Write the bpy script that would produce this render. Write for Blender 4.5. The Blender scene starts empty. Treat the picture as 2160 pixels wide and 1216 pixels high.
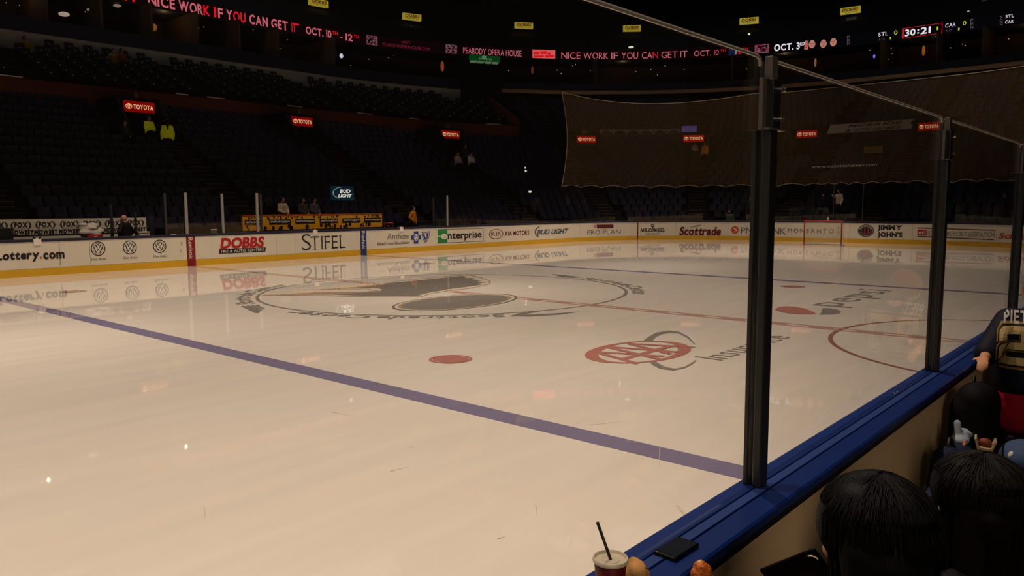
import bpy, bmesh, math, random
from mathutils import Vector, Matrix
from mathutils.bvhtree import BVHTree
random.seed(7)
SC = bpy.context.scene
COL = SC.collection
PI = math.pi

# ------------------------------------------------------------------ camera
IW, IH = 2160, 1216
CAM = Vector((-13.4946, -14.3159, 2.1326))
YAW, PITCH, ROLL, FPX = 0.7193997, -0.1060507, -0.0055043, 1636.37
FWD = Vector((math.cos(PITCH)*math.cos(YAW), math.cos(PITCH)*math.sin(YAW), math.sin(PITCH)))
_r = Vector((math.sin(YAW), -math.cos(YAW), 0)); _u = _r.cross(FWD)
RGT = _r*math.cos(ROLL)+_u*math.sin(ROLL); UPV = -_r*math.sin(ROLL)+_u*math.cos(ROLL)
cd = bpy.data.cameras.new('camera'); cam = bpy.data.objects.new('camera', cd); COL.objects.link(cam)
m = Matrix.Identity(4)
for i in range(3):
    m[i][0] = RGT[i]; m[i][1] = UPV[i]; m[i][2] = -FWD[i]; m[i][3] = CAM[i]
cam.matrix_world = m
cd.sensor_fit = 'HORIZONTAL'; cd.sensor_width = 36; cd.lens = FPX/IW*36; cd.clip_start = .05; cd.clip_end = 400
SC.camera = cam
SC.view_settings.view_transform = 'Standard'; SC.view_settings.look = 'None'
SC.view_settings.exposure = 0.0; SC.view_settings.gamma = 1.0; SC.view_settings.use_curve_mapping = False
SC.cycles.transparent_max_bounces = 24; SC.cycles.max_bounces = 8

# ------------------------------------------------------------------ world and lamps
wd = bpy.data.worlds.new('world'); SC.world = wd; wd.use_nodes = True
wd.node_tree.nodes['Background'].inputs[0].default_value = (.75, .8, 1.0, 1)
wd.node_tree.nodes['Background'].inputs[1].default_value = 0.0055

def lamp(kind, loc, power, col=(1, .835, .68), size=.5, target=None, spot=None, blend=.6):
    ld = bpy.data.lights.new('arena_or_fill_lamp', kind); lo = bpy.data.objects.new('arena_or_fill_lamp', ld); COL.objects.link(lo)
    lo.location = loc; ld.energy = power; ld.color = col
    if kind == 'SPOT': ld.spot_size = spot; ld.spot_blend = blend; ld.shadow_soft_size = size
    elif kind == 'AREA': ld.size = size
    else: ld.shadow_soft_size = size
    if target is not None: lo.rotation_euler = (Vector(target)-Vector(loc)).to_track_quat('-Z', 'Y').to_euler()
    return lo
ICE_POWER = 13600
for lx, k in ((-25, 1.0), (-15, .98), (-5, 1.0), (5, .88), (15, .88), (25, .98)):
    for ly in (-6.2, 6.2):
        lamp('SPOT', (lx, ly*.75, 25), ICE_POWER*k, target=(lx, ly*1.15, 0), spot=math.radians(58), blend=.7, size=.06 if lx == -5 else 0)
# unseen dim fill lamps added over the stands, and for the near board wall
for lx, ly, lz, pw in ((2, 32, 30, 330), (20, 32, 30, 330), (46, 16, 30, 230), (50, -8, 30, 230)):
    lamp('AREA', (lx, ly, lz), pw, col=(.8, .84, 1), size=14, target=(lx*.9, ly*.75, 0))
lamp('POINT', (-12.8, -14.35, 4.6), 30, col=(1, .78, .55), size=.15)  # added point lamp, brightens the near board wall from above
wall_fill = lamp('AREA', (-16.6, -19.5, 4.6), 20, col=(1, .78, .55), size=3.5, target=(-11.6, -13.3, .7)); wall_fill.data.spread = math.radians(55)  # added area fill aimed at the spectators' side of the near boards

# ------------------------------------------------------------------ pixel helpers (a pixel's ray meets a real surface)
def ray(px, py): return FWD+RGT*((px-IW/2)/FPX)-UPV*((py-IH/2)/FPX)
def at_z(px, py, z=0): d = ray(px, py); return CAM+d*((z-CAM.z)/d.z)
def at_depth(px, py, D): return CAM+ray(px, py)*D
def proj(p):
    d = Vector(p)-CAM; z = d.dot(FWD)
    return IW/2+FPX*d.dot(RGT)/z, IH/2-FPX*d.dot(UPV)/z

HL, HW, CR = 30.48, 12.95, 8.53                      # rink half length, half width, corner radius
S1 = HL-CR; S2 = S1+PI/2*CR; S3 = S2+2*(HW-CR); S4 = S3+PI/2*CR
def ring(s, d):
    if s <= S1: return Vector((s, HW+d, 0)), Vector((0, 1, 0))
    if s <= S2:
        a = (s-S1)/CR; n = Vector((math.sin(a), math.cos(a), 0)); return Vector((S1, HW-CR, 0))+n*(CR+d), n
    if s <= S3: return Vector((HL+d, HW-CR-(s-S2), 0)), Vector((1, 0, 0))
    if s <= S4:
        a = (s-S3)/CR; n = Vector((math.cos(a), -math.sin(a), 0)); return Vector((S1, -(HW-CR), 0))+n*(CR+d), n
    return Vector((S1-(s-S4), -HW-d, 0)), Vector((0, -1, 0))
def rp(s, d, z): p = ring(s, d)[0]; return Vector((p.x, p.y, z))
def ring_hit(px, py, d):                             # (s, z) where the pixel's ray meets the ring wall at offset d
    r = ray(px, py); lo, hi = -13.0, S3+9.0
    for _ in range(50):
        mid = (lo+hi)/2; q = ring(mid, d)[0]-CAM
        if r.x*q.y-r.y*q.x > 0: lo = mid
        else: hi = mid
    q = ring(lo, d)[0]-CAM
    return lo, CAM.z+r.z*math.hypot(q.x, q.y)/math.hypot(r.x, r.y)
def ring_x(px, d, z):                                # s where the ring wall at offset d, height z is seen at column px
    py = 400.0
    for _ in range(6):
        s, _z = ring_hit(px, py, d); py = proj(rp(s, d, z))[1]
    return s
def ring_steps(s0, s1, step=.9):
    out = [s0]; n = max(1, int(math.ceil((s1-s0)/step)))
    for i in range(1, n): out.append(s0+(s1-s0)*i/n)
    return out+[s1]

# ------------------------------------------------------------------ materials
def lin(c):
    def f(v): v /= 255; return v/12.92 if v <= .04045 else ((v+.055)/1.055)**2.4
    return tuple(f(v) for v in c)
_mats = {}
def mat(name, rgb, rough=.5, spec=.4, metal=0, emit=0, noise=0, scale=20, bump=0):
    if name in _mats: return _mats[name]
    mt = bpy.data.materials.new(name); mt.use_nodes = True; nt = mt.node_tree; b = nt.nodes['Principled BSDF']
    c = lin(rgb)+(1,)
    b.inputs['Base Color'].default_value = c; b.inputs['Roughness'].default_value = rough
    b.inputs['Specular IOR Level'].default_value = spec; b.inputs['Metallic'].default_value = metal
    if emit: b.inputs['Emission Color'].default_value = c; b.inputs['Emission Strength'].default_value = emit
    if noise or bump:
        tc = nt.nodes.new('ShaderNodeTexCoord'); nz = nt.nodes.new('ShaderNodeTexNoise')
        nz.inputs['Scale'].default_value = scale; nz.inputs['Detail'].default_value = 4
        nt.links.new(tc.outputs['Object'], nz.inputs['Vector'])
        if noise:
            mx = nt.nodes.new('ShaderNodeMix'); mx.data_type = 'RGBA'
            mx.inputs[6].default_value = tuple(v*(1-noise) for v in c[:3])+(1,)
            mx.inputs[7].default_value = tuple(min(1, v*(1+noise)) for v in c[:3])+(1,)
            nt.links.new(nz.outputs['Fac'], mx.inputs[0]); nt.links.new(mx.outputs[2], b.inputs['Base Color'])
            if emit: nt.links.new(mx.outputs[2], b.inputs['Emission Color'])
        if bump:
            bp = nt.nodes.new('ShaderNodeBump'); bp.inputs['Strength'].default_value = bump; bp.inputs['Distance'].default_value = .01
            nt.links.new(nz.outputs['Fac'], bp.inputs['Height']); nt.links.new(bp.outputs['Normal'], b.inputs['Normal'])
    _mats[name] = mt; return mt

def ice_mat(name, rgb, faded=0.0, tex=True, gloss=1.0):
    """painted ice: a matt paint under a thin glossy skin whose mirror share grows with the angle"""
    if name in _mats: return _mats[name]
    mt = bpy.data.materials.new(name); mt.use_nodes = True; nt = mt.node_tree; N = nt.nodes; L = nt.links
    for n in list(N): N.remove(n)
    out = N.new('ShaderNodeOutputMaterial'); mix = N.new('ShaderNodeMixShader'); df = N.new('ShaderNodeBsdfDiffuse'); gl = N.new('ShaderNodeBsdfGlossy')
    ice = lin((236, 232, 226)); c = lin(rgb); c = tuple(a*(1-faded)+b*faded for a, b in zip(c, ice))
    df.inputs['Color'].default_value = c+(1,)
    gl.inputs['Roughness'].default_value = .02; gl.inputs['Color'].default_value = (1, .98, .95, 1)
    lw = N.new('ShaderNodeLayerWeight'); lw.inputs['Blend'].default_value = .5
    pw = N.new('ShaderNodeMath'); pw.operation = 'POWER'; pw.inputs[1].default_value = 5
    ml = N.new('ShaderNodeMath'); ml.operation = 'MULTIPLY_ADD'; ml.inputs[1].default_value = gloss; ml.inputs[2].default_value = .0
    L.new(lw.outputs['Facing'], pw.inputs[0]); L.new(pw.outputs[0], ml.inputs[0]); L.new(ml.outputs[0], mix.inputs[0])
    L.new(df.outputs[0], mix.inputs[1]); L.new(gl.outputs[0], mix.inputs[2]); L.new(mix.outputs[0], out.inputs[0])
    if tex:
        tc = N.new('ShaderNodeTexCoord'); mp = N.new('ShaderNodeMapping'); mp.inputs['Scale'].default_value = (.35, 3.2, 1); mp.inputs['Rotation'].default_value = (0, 0, .7)
        n1 = N.new('ShaderNodeTexNoise'); n1.inputs['Scale'].default_value = 1.1; n1.inputs['Detail'].default_value = 7
        n2 = N.new('ShaderNodeTexNoise'); n2.inputs['Scale'].default_value = .16; n2.inputs['Detail'].default_value = 2
        n3 = N.new('ShaderNodeTexNoise'); n3.inputs['Scale'].default_value = 60; n3.inputs['Detail'].default_value = 3
        L.new(tc.outputs['Object'], mp.inputs[0]); L.new(mp.outputs[0], n1.inputs['Vector']); L.new(tc.outputs['Object'], n2.inputs['Vector']); L.new(tc.outputs['Object'], n3.inputs['Vector'])
        a = N.new('ShaderNodeMath'); a.operation = 'ADD'; L.new(n1.outputs['Fac'], a.inputs[0]); L.new(n2.outputs['Fac'], a.inputs[1])
        a2 = N.new('ShaderNodeMath'); a2.operation = 'MULTIPLY_ADD'; a2.inputs[1].default_value = .35; L.new(n3.outputs['Fac'], a2.inputs[0]); L.new(a.outputs[0], a2.inputs[2])
        rm = N.new('ShaderNodeMapRange'); rm.inputs['From Min'].default_value = .75; rm.inputs['From Max'].default_value = 1.6; rm.inputs['To Min'].default_value = .90; rm.inputs['To Max'].default_value = 1.06
        L.new(a2.outputs[0], rm.inputs[0])
        mc = N.new('ShaderNodeVectorMath'); mc.operation = 'SCALE'; mc.inputs[0].default_value = c; L.new(rm.outputs[0], mc.inputs['Scale']); L.new(mc.outputs[0], df.inputs['Color'])
    _mats[name] = mt; return mt

def glass_mat(name, tint=(.97, .95, .92), f0=.04, haze=0.0):
    """clear sheet: each face lets light through and mirrors more towards grazing angles"""
    if name in _mats: return _mats[name]
    mt = bpy.data.materials.new(name); mt.use_nodes = True; nt = mt.node_tree; N = nt.nodes; L = nt.links
    for n in list(N): N.remove(n)
    out = N.new('ShaderNodeOutputMaterial'); mix = N.new('ShaderNodeMixShader'); tr = N.new('ShaderNodeBsdfTransparent'); gl = N.new('ShaderNodeBsdfGlossy')
    tr.inputs[0].default_value = tint+(1,); gl.inputs['Roughness'].default_value = .0
    lw = N.new('ShaderNodeLayerWeight'); lw.inputs['Blend'].default_value = .5
    pw = N.new('ShaderNodeMath'); pw.operation = 'POWER'; pw.inputs[1].default_value = 5
    ml = N.new('ShaderNodeMath'); ml.operation = 'MULTIPLY_ADD'; ml.inputs[1].default_value = .9-f0; ml.inputs[2].default_value = f0
    L.new(lw.outputs['Facing'], pw.inputs[0]); L.new(pw.outputs[0], ml.inputs[0]); L.new(ml.outputs[0], mix.inputs[0])
    L.new(tr.outputs[0], mix.inputs[1]); L.new(gl.outputs[0], mix.inputs[2])
    last = mix
    if haze:
        h = N.new('ShaderNodeMixShader'); df = N.new('ShaderNodeBsdfDiffuse'); df.inputs[0].default_value = lin((190, 175, 150))+(1,); h.inputs[0].default_value = haze
        L.new(mix.outputs[0], h.inputs[1]); L.new(df.outputs[0], h.inputs[2]); last = h
    L.new(last.outputs[0], out.inputs[0]); _mats[name] = mt; return mt
def mesh_net_mat(name, rgb, cover):
    """fine netting seen from far: a share COVER of the surface is thread, the rest is open"""
    if name in _mats: return _mats[name]
    mt = bpy.data.materials.new(name); mt.use_nodes = True; nt = mt.node_tree; N = nt.nodes; L = nt.links
    for n in list(N): N.remove(n)
    out = N.new('ShaderNodeOutputMaterial'); mix = N.new('ShaderNodeMixShader'); tr = N.new('ShaderNodeBsdfTransparent'); df = N.new('ShaderNodeBsdfDiffuse')
    df.inputs[0].default_value = lin(rgb)+(1,); mix.inputs[0].default_value = cover
    L.new(tr.outputs[0], mix.inputs[1]); L.new(df.outputs[0], mix.inputs[2]); L.new(mix.outputs[0], out.inputs[0]); _mats[name] = mt; return mt
def emit_mat(name, rgb, strength, noise=0, scale=3):
    return mat(name, rgb, rough=.6, spec=.1, emit=strength, noise=noise, scale=scale)

# ------------------------------------------------------------------ mesh collecting
class MB:
    def __init__(s): s.v = []; s.f = []; s.mi = []
    def add(s, vs, fs, mi=0):
        k = len(s.v); s.v += [tuple(v) for v in vs]; s.f += [tuple(i+k for i in f) for f in fs]; s.mi += [mi]*len(fs); return s
    def box(s, a, b, mi=0, M=None):
        x0, y0, z0 = a; x1, y1, z1 = b
        vs = [Vector(p) for p in ((x0, y0, z0), (x1, y0, z0), (x1, y1, z0), (x0, y1, z0), (x0, y0, z1), (x1, y0, z1), (x1, y1, z1), (x0, y1, z1))]
        if M is not None: vs = [M @ v for v in vs]
        return s.add(vs, [(0, 3, 2, 1), (4, 5, 6, 7), (0, 1, 5, 4), (1, 2, 6, 5), (2, 3, 7, 6), (3, 0, 4, 7)], mi)
    def prism(s, prof, fn, ts, mi=0, caps=True):     # closed profile [(a,b)] carried along ts by fn(t,a,b)
        n = len(prof); vs = []; fs = []
        for t in ts: vs += [fn(t, a, b) for a, b in prof]
        for i in range(len(ts)-1):
            for j in range(n): fs.append((i*n+j, i*n+(j+1) % n, (i+1)*n+(j+1) % n, (i+1)*n+j))
        if caps: fs += [tuple(range(n))[::-1], tuple(range((len(ts)-1)*n, len(ts)*n))]
        return s.add(vs, fs, mi)
    def band(s, s0, s1, prof, step=.9, mi=0, caps=True): # profile [(d,z)] along the ring
        return s.prism(prof, lambda t, a, b: rp(t, a, b), ring_steps(s0, s1, step), mi, caps)
    def tube(s, path, r, n=8, mi=0, caps=True):
        path = [Vector(p) for p in path]; vs = []; fs = []; rs = r if isinstance(r, (list, tuple)) else [r]*len(path)
        for i, p in enumerate(path):
            t = (path[min(i+1, len(path)-1)]-path[max(i-1, 0)]).normalized()
            a = t.cross(Vector((0, 0, 1)) if abs(t.z) < .9 else Vector((1, 0, 0))).normalized(); b = t.cross(a)
            vs += [p+(a*math.cos(2*PI*k/n)+b*math.sin(2*PI*k/n))*rs[i] for k in range(n)]
        for i in range(len(path)-1):
            for k in range(n): fs.append((i*n+k, i*n+(k+1) % n, (i+1)*n+(k+1) % n, (i+1)*n+k))
        if caps: fs += [tuple(range(n))[::-1], tuple(range((len(path)-1)*n, len(path)*n))]
        return s.add(vs, fs, mi)
    def lathe(s, c, prof, n=24, mi=0):               # prof [(radius, z)] around the vertical axis through c
        vs = []; fs = []
        for r, z in prof: vs += [(c[0]+r*math.cos(2*PI*k/n), c[1]+r*math.sin(2*PI*k/n), c[2]+z) for k in range(n)]
        for i in range(len(prof)-1):
            for k in range(n): fs.append((i*n+k, i*n+(k+1) % n, (i+1)*n+(k+1) % n, (i+1)*n+k))
        fs += [tuple(range(n))[::-1], tuple(range((len(prof)-1)*n, len(prof)*n))]
        return s.add(vs, fs, mi)
    def ball(s, c, r, nu=14, nv=9, mi=0, fn=None, M=None):
        r = (r, r, r) if isinstance(r, (int, float)) else r; vs = []; fs = []; c = Vector(c)
        for i in range(nv+1):
            t = PI*i/nv
            for k in range(nu):
                q = Vector((math.sin(t)*math.cos(2*PI*k/nu), math.sin(t)*math.sin(2*PI*k/nu), math.cos(t)))
                w = Vector((q.x*r[0], q.y*r[1], q.z*r[2]))
                if fn: w = fn(q, w)
                if M is not None: w = M @ w
                vs.append(c+w)
        for i in range(nv):
            for k in range(nu): fs.append((i*nu+k, (i+1)*nu+k, (i+1)*nu+(k+1) % nu, i*nu+(k+1) % nu))
        return s.add(vs, fs, mi)
    def cap(s, p0, r0, p1, r1, n=10, mi=0):          # tapered limb with round ends
        p0, p1 = Vector(p0), Vector(p1); s.ball(p0, r0, n, 7, mi); s.ball(p1, r1, n, 7, mi); return s.tube([p0, p1], [r0, r1], n, mi)
    def build(s, name, mats, parent=None, smooth=False, bevel=0, world=True):
        me = bpy.data.meshes.new(name); vs = s.v; off = Vector((0, 0, 0))
        if world:
            if parent is not None:
                p = parent
                while p is not None: off += p.location; p = p.parent
            elif vs:
                xs, ys, zs = zip(*vs); off = Vector(((min(xs)+max(xs))/2, (min(ys)+max(ys))/2, min(zs)))
            vs = [(v[0]-off.x, v[1]-off.y, v[2]-off.z) for v in vs]
        me.from_pydata(vs, [], s.f)
        for mt in (mats if isinstance(mats, (list, tuple)) else [mats]): me.materials.append(mt)
        me.polygons.foreach_set('material_index', s.mi)
        if smooth: me.polygons.foreach_set('use_smooth', [True]*len(me.polygons))
        bm = bmesh.new(); bm.from_mesh(me); bmesh.ops.remove_doubles(bm, verts=bm.verts, dist=1e-5); bmesh.ops.recalc_face_normals(bm, faces=bm.faces); bm.to_mesh(me); bm.free()
        o = bpy.data.objects.new(name, me); COL.objects.link(o)
        if parent is not None: o.parent = parent
        elif world: o.location = off
        if bevel:
            b = o.modifiers.new('bevel', 'BEVEL'); b.width = bevel; b.segments = 2; b.limit_method = 'ANGLE'
        return o
def tag(o, label, cat, group=None, kind=None):
    o['label'] = label; o['category'] = cat
    if group: o['group'] = group
    if kind: o['kind'] = kind
    return o
def thing(name, label, cat, loc, group=None):
    o = bpy.data.objects.new(name, None); COL.objects.link(o); o.location = loc; o.empty_display_size = .2
    return tag(o, label, cat, group)
def struct(o): o['kind'] = 'structure'; return o
def copy_tree(o, parent=None):
    c = o.copy(); COL.objects.link(c)
    if parent is not None: c.parent = parent
    for ch in list(o.children): copy_tree(ch, c)
    return c

# ------------------------------------------------------------------ lettering
_gl = {}
def prepare_glyphs(chars, bolds):
    obs = []
    for b in bolds:
        for ch in chars:
            cu = bpy.data.curves.new('glyph', 'FONT'); cu.body = ch; cu.size = 1; cu.offset = b; cu.resolution_u = 3; cu.fill_mode = 'FRONT'
            o = bpy.data.objects.new('glyph', cu); COL.objects.link(o); obs.append((ch, b, o))
    dg = bpy.context.evaluated_depsgraph_get(); dg.update()
    for ch, b, o in obs:
        e = o.evaluated_get(dg); me = e.to_mesh()
        vs = [(v.co.x, v.co.y) for v in me.vertices]; fs = [tuple(p.vertices) for p in me.polygons]; e.to_mesh_clear()
        x0 = min(v[0] for v in vs); x1 = max(v[0] for v in vs)
        _gl[ch, b] = ([(x-x0, y) for x, y in vs], fs, x1-x0)
    for ch, b, o in obs:
        cu = o.data; bpy.data.objects.remove(o); bpy.data.curves.remove(cu)
prepare_glyphs("ABCDEFGHIJKLMNOPQRSTUVWXYZabcdefghijklmnopqrstuvwxyz0123456789.,-&:/'()", (0, .028, -.012, .05))
CAPH = max(v[1] for v in _gl['H', 0][0])
SERIF = {'I': ((.5,), (.5,)), 'T': ((.5,), ()), 'F': ((.1,), (.1,)), 'L': ((.1,), (.1,)), 'E': ((.1,), (.1,)), 'P': ((.1,), (.1,)), 'N': ((.1, .9), (.1,)), 'M': ((.08, .92), (.08, .92)),
         'A': ((.05, .95), ()), 'H': ((.1, .9), (.1, .9)), 'R': ((.1, .95), (.1,)), 'J': ((), (.7,)), 'Y': ((.5,), (.06, .94)), 'h': ((.12, .88), (.12,)), 'n': ((.12, .88), (.12,)), 'm': ((.08, .5, .92), (.08,)), 'l': ((.5,), (.5,)), 'i': ((.5,), ())}
def layout(text, bold=0, track=.09, shear=0, serif=0, small=None):
    vs, fs, x = [], [], 0
    for i, ch in enumerate(text):
        if ch == ' ': x += .30; continue
        gv, gf, w = _gl[ch, bold]; k = len(vs); sc = small if (small and i > 0 and ch.isupper() and text[i-1] != ' ') else 1
        vs += [(x+a*sc+shear*b*sc, b*sc) for a, b in gv]; fs += [tuple(j+k for j in f) for f in gf]
        if serif and ch in SERIF:
            bot, top = SERIF[ch]; hh = serif*.35; ymax = max(b for a, b in gv)
            for lst, y0 in ((bot, 0), (top, ymax-hh)):
                for c in lst:
                    q = len(vs); cx = x+c*w*sc; yy = y0*sc; vs += [(cx-serif, yy), (cx+serif, yy), (cx+serif, yy+hh), (cx-serif, yy+hh)]; fs.append((q, q+1, q+2, q+3))
        x += w*sc+track
    w = max(v[0] for v in vs); x0 = min(v[0] for v in vs); w -= x0
    return [(a-x0, b) for a, b in vs], fs, w
def text_into(mb, text, fn, W, H, bold=0, track=.09, shear=0, serif=0, small=None, mi=0):
    vs, fs, w = layout(text, bold, track, shear, serif, small)
    return mb.add([fn(a/w*W, b/CAPH*H) for a, b in vs], fs, mi)
def ring_text(mb, text, px0, px1, z0, z1, d, **k):   # lettering on the ring wall, cap height z0..z1
    s0, s1 = ring_x(px0, d, (z0+z1)/2), ring_x(px1, d, (z0+z1)/2)
    return text_into(mb, text, lambda u, v: rp(s0+u, d, z0+v), s1-s0, z1-z0, **k)
def zs_at(px, pyt, pyb, d=0.0): return ring_hit(px, pyb, d)[1], ring_hit(px, pyt, d)[1]
def ring_poly(mb, pts, d, mi=0):                     # flat shape given by the columns and rows it is seen at
    vs = []
    for px, py in pts:
        s, z = ring_hit(px, py, d); vs.append(rp(s, d, z))
    return mb.add(vs, [tuple(range(len(vs)))], mi)
def annulus(mb, fn, r0, r1, a0=0, a1=2*PI, n=40, mi=0):
    vs = []; fs = []
    for i in range(n+1):
        a = a0+(a1-a0)*i/n; vs += [fn(r0, a), fn(r1, a)]
    for i in range(n): fs.append((2*i, 2*i+1, 2*i+3, 2*i+2))
    return mb.add(vs, fs, mi)
def ring_oval(mb, px, py, rx, ry, d, inner=0, a0=0, a1=2*PI, mi=0, n=36):
    s, z = ring_hit(px, py, d); k = (rp(s, d, z)-CAM).dot(FWD)/FPX
    sx = abs(ring_x(px+rx, d, z)-ring_x(px-rx, d, z))/2; rz = ry*k
    return annulus(mb, lambda r, a: rp(s+r*sx*math.cos(a), d, z+r*rz*math.sin(a)), inner, 1, a0, a1, n, mi)

# ------------------------------------------------------------------ body building: union of limbs, one continuous skin
def fuse(mb, name, mt, parent=None, voxel=.012, smooth=4, noise=0):
    me = bpy.data.meshes.new(name); me.from_pydata(mb.v, [], mb.f)
    o = bpy.data.objects.new('fuse', me); COL.objects.link(o)
    r = o.modifiers.new('r', 'REMESH'); r.mode = 'VOXEL'; r.voxel_size = voxel
    sm = o.modifiers.new('s', 'SMOOTH'); sm.iterations = smooth; sm.factor = .5
    dg = bpy.context.evaluated_depsgraph_get(); ev = o.evaluated_get(dg); nm = bpy.data.meshes.new_from_object(ev)
    bpy.data.objects.remove(o)
    res = MB(); res.v = [tuple(v.co) for v in nm.vertices]; res.f = [tuple(p.vertices) for p in nm.polygons]; res.mi = [0]*len(res.f)
    bpy.data.meshes.remove(nm); bpy.data.meshes.remove(me)
    if noise: res.v = [tuple(c+random.uniform(-noise, noise) for c in v) for v in res.v]
    return res.build(name, mt, parent, smooth=True)

# ================================================================== SETTING: ice and its painted marks
ICE = lin((236, 232, 226))
ice = MB().box((-31, -13.2, -.12), (31, 13.2, 0)).build('floor', ice_mat('ice', (236, 230, 222)))
struct(ice)
BLUE_P = ice_mat('ice_blue', (78, 68, 138), .22, gloss=.95); LINE_P = ice_mat('ice_line', (168, 92, 74), .34, gloss=.95); RED_P = ice_mat('ice_red', (180, 80, 66), .22, gloss=.95)
GREY_P = ice_mat('ice_grey', (98, 92, 88), .24, gloss=.95); DARK_P = ice_mat('ice_dark', (84, 76, 70), .22, gloss=.95); GOLD_P = ice_mat('ice_gold', (150, 122, 84), .25, gloss=.95); ICE_L = ice_mat('ice_light', (226, 216, 196), 0, gloss=.95)
RUST_P = ice_mat('ice_rust', (150, 84, 58), .12, gloss=.95)
def mark(name, mb, m): o = mb.build(name, m, ice); return o
def gr(x, y, z=.003): return (x, y, z)
for x0 in (-7.925, 7.62):
    mark('blue_line', MB().box((x0, -13.04, .0), (x0+.305, 12.95, .003)), BLUE_P)
mb = MB(); mb.box((-.152, -13.04, 0), (-.06, 12.95, .0042)); mb.box((.06, -13.04, 0), (.152, 12.95, .0042))
y = -13.0
while y < 12.9:                                      # chequered centre line
    mb.box((-.06, y, 0), (.06, min(y+.42, 12.95), .0042)); y += .80
mark('center_line', mb, LINE_P)
for sg in (1, -1):
    mark('goal_line', MB().box((sg*27.13-.025, -11.2, 0), (sg*27.13+.025, 11.2, .003)), RUST_P)
mb = MB(); annulus(mb, lambda r, a: gr(.1+r*math.cos(a), -.16+r*math.sin(a), .003), 4.5, 4.58, n=96); mark('center_circle', mb, GREY_P)
mb = MB(); annulus(mb, lambda r, a: gr(r*math.cos(a), -12.95+r*math.sin(a), .0035), 2.99, 3.06, 0, PI, 60); mark('referee_crease', mb, RUST_P)
for fx, fy in ((-6.04, -6.64), (6.3, -6.62), (-6.04, 7.15), (6.04, 7.0)):
    mb = MB(); annulus(mb, lambda r, a: gr(fx+r*math.cos(a), fy+r*math.sin(a), .0045), .26, .305, n=32)
    for s in (1, -1): mb.add([gr(fx+.25*math.cos(a), fy+s*.25*math.sin(a), .0045) for a in [.45+i*(PI-.9)/14 for i in range(15)]], [tuple(range(15))])
    mb.add([gr(fx-.225, fy-.11, .0045), gr(fx+.225, fy-.11, .0045), gr(fx+.225, fy+.11, .0045), gr(fx-.225, fy+.11, .0045)], [(0, 1, 2, 3)])
    mark('faceoff_spot', mb, RED_P if fy < 0 else RUST_P)
for sg in (1,):
    for cy in (6.7, -6.7):
        mb = MB(); annulus(mb, lambda r, a: gr(20.9+r*math.cos(a), cy+r*math.sin(a)), 4.52, 4.57, n=72); annulus(mb, lambda r, a: gr(20.9+r*math.cos(a), cy+r*math.sin(a)), 0, .3, n=24); mark('faceoff_circle', mb, RUST_P)
mb = MB(); annulus(mb, lambda r, a: gr(27.13-r*math.cos(a), r*math.sin(a)), 1.80, 1.85, -PI/2, PI/2, 30); mark('goal_crease', mb, RUST_P)

def px_poly(pts, z): return [tuple(at_z(x, y, z)) for x, y in pts]
def shrink(pts, c, k): return [(c[0]+(x-c[0])*k[0], c[1]+(y-c[1])*k[1]) for x, y in pts]
wing = [(548, 623), (610, 619), (662, 615.5), (772, 614), (784, 612), (772, 610), (690, 611), (640, 613), (690, 608.5), (750, 604), (812, 596), (860, 591), (915, 585.5), (985, 579.5), (999, 581.5), (1006, 584), (1018, 586.5), (1021, 589),
        (1033, 591.5), (1036, 596), (1031, 600), (1022, 602.5), (1006, 606), (985, 609.5), (950, 613), (905, 621), (889, 627), (780, 627), (690, 624.5)]
inner = [(700, 622), (800, 615), (806, 611), (797, 608.5), (735, 609), (760, 605), (815, 598), (870, 593), (975, 582.5), (985, 584), (978, 586), (1005, 587.5), (995, 589.5), (1018, 592), (1006, 594), (1026, 596), (1008, 599), (1019, 600.5), (990, 605), (950, 610), (900, 619), (880, 624.5), (780, 625)]
mb = MB(); mb.add(px_poly(wing, .0048), [tuple(range(len(wing)))]); mark('logo_wing_border', mb, GOLD_P)
mid = [(x+(880-x)*.018, y+(605-y)*.055) for x, y in wing]
mb = MB(); mb.add(px_poly(mid, .0052), [tuple(range(len(mid)))]); mark('logo_wing_band', mb, ICE_L)
mb = MB(); mb.add(px_poly(inner, .0056), [tuple(range(len(inner)))]); mark('logo_wing', mb, DARK_P)
def px_ell(c, a, b, k, n=48): return [(c[0]+k*(a[0]*math.cos(t)+b[0]*math.sin(t)), c[1]+k*(a[1]*math.cos(t)+b[1]*math.sin(t))) for t in [2*PI*i/n for i in range(n)]]
for k, z, mt_ in ((1, .006, DARK_P), (.955, .0064, ICE_L), (.90, .0068, GOLD_P), (.84, .0072, GREY_P)):
    e = px_ell((959, 638), (131, -7.5), (-22, 16.5), k); mb = MB(); mb.add(px_poly(e, z), [tuple(range(len(e)))]); mark('logo_note_head', mb, mt_)
# arena name lettered around the centre circle, tops outward
def arc_text(text, a0, r0, h, w, mtl, bold=.028):
    mb = MB(); text_into(mb, text, lambda u, v: gr(.1+(r0+v)*math.cos(a0-u/r0), -.16+(r0+v)*math.sin(a0-u/r0), .004), w, h, bold=bold, shear=.12); mark('circle_lettering', mb, mtl)
arc_text('Scottrade', math.radians(-120), 4.66, .36, 2.42, GREY_P); arc_text('Center', math.radians(-151.5), 4.66, .36, 1.9, GREY_P)
arc_text('Scottrade', math.radians(-10), 4.70, .38, 2.3, GREY_P); arc_text('Center', math.radians(-39.5), 4.70, .38, 1.85, GREY_P)
arc_text('Scottrade', math.radians(163), 4.70, .38, 2.3, GREY_P); arc_text('Center', math.radians(133.5), 4.70, .38, 1.85, GREY_P)
leaf = [(1073, 667.5), (1095, 661), (1135, 656), (1166, 652.5), (1120, 660.5), (1105, 664), (1160, 662), (1225, 657.5), (1180, 664), (1120, 668)]
mb = MB(); mb.add(px_poly(leaf, .004), [tuple(range(len(leaf)))]); mark('circle_lettering', mb, GREY_P)
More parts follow.
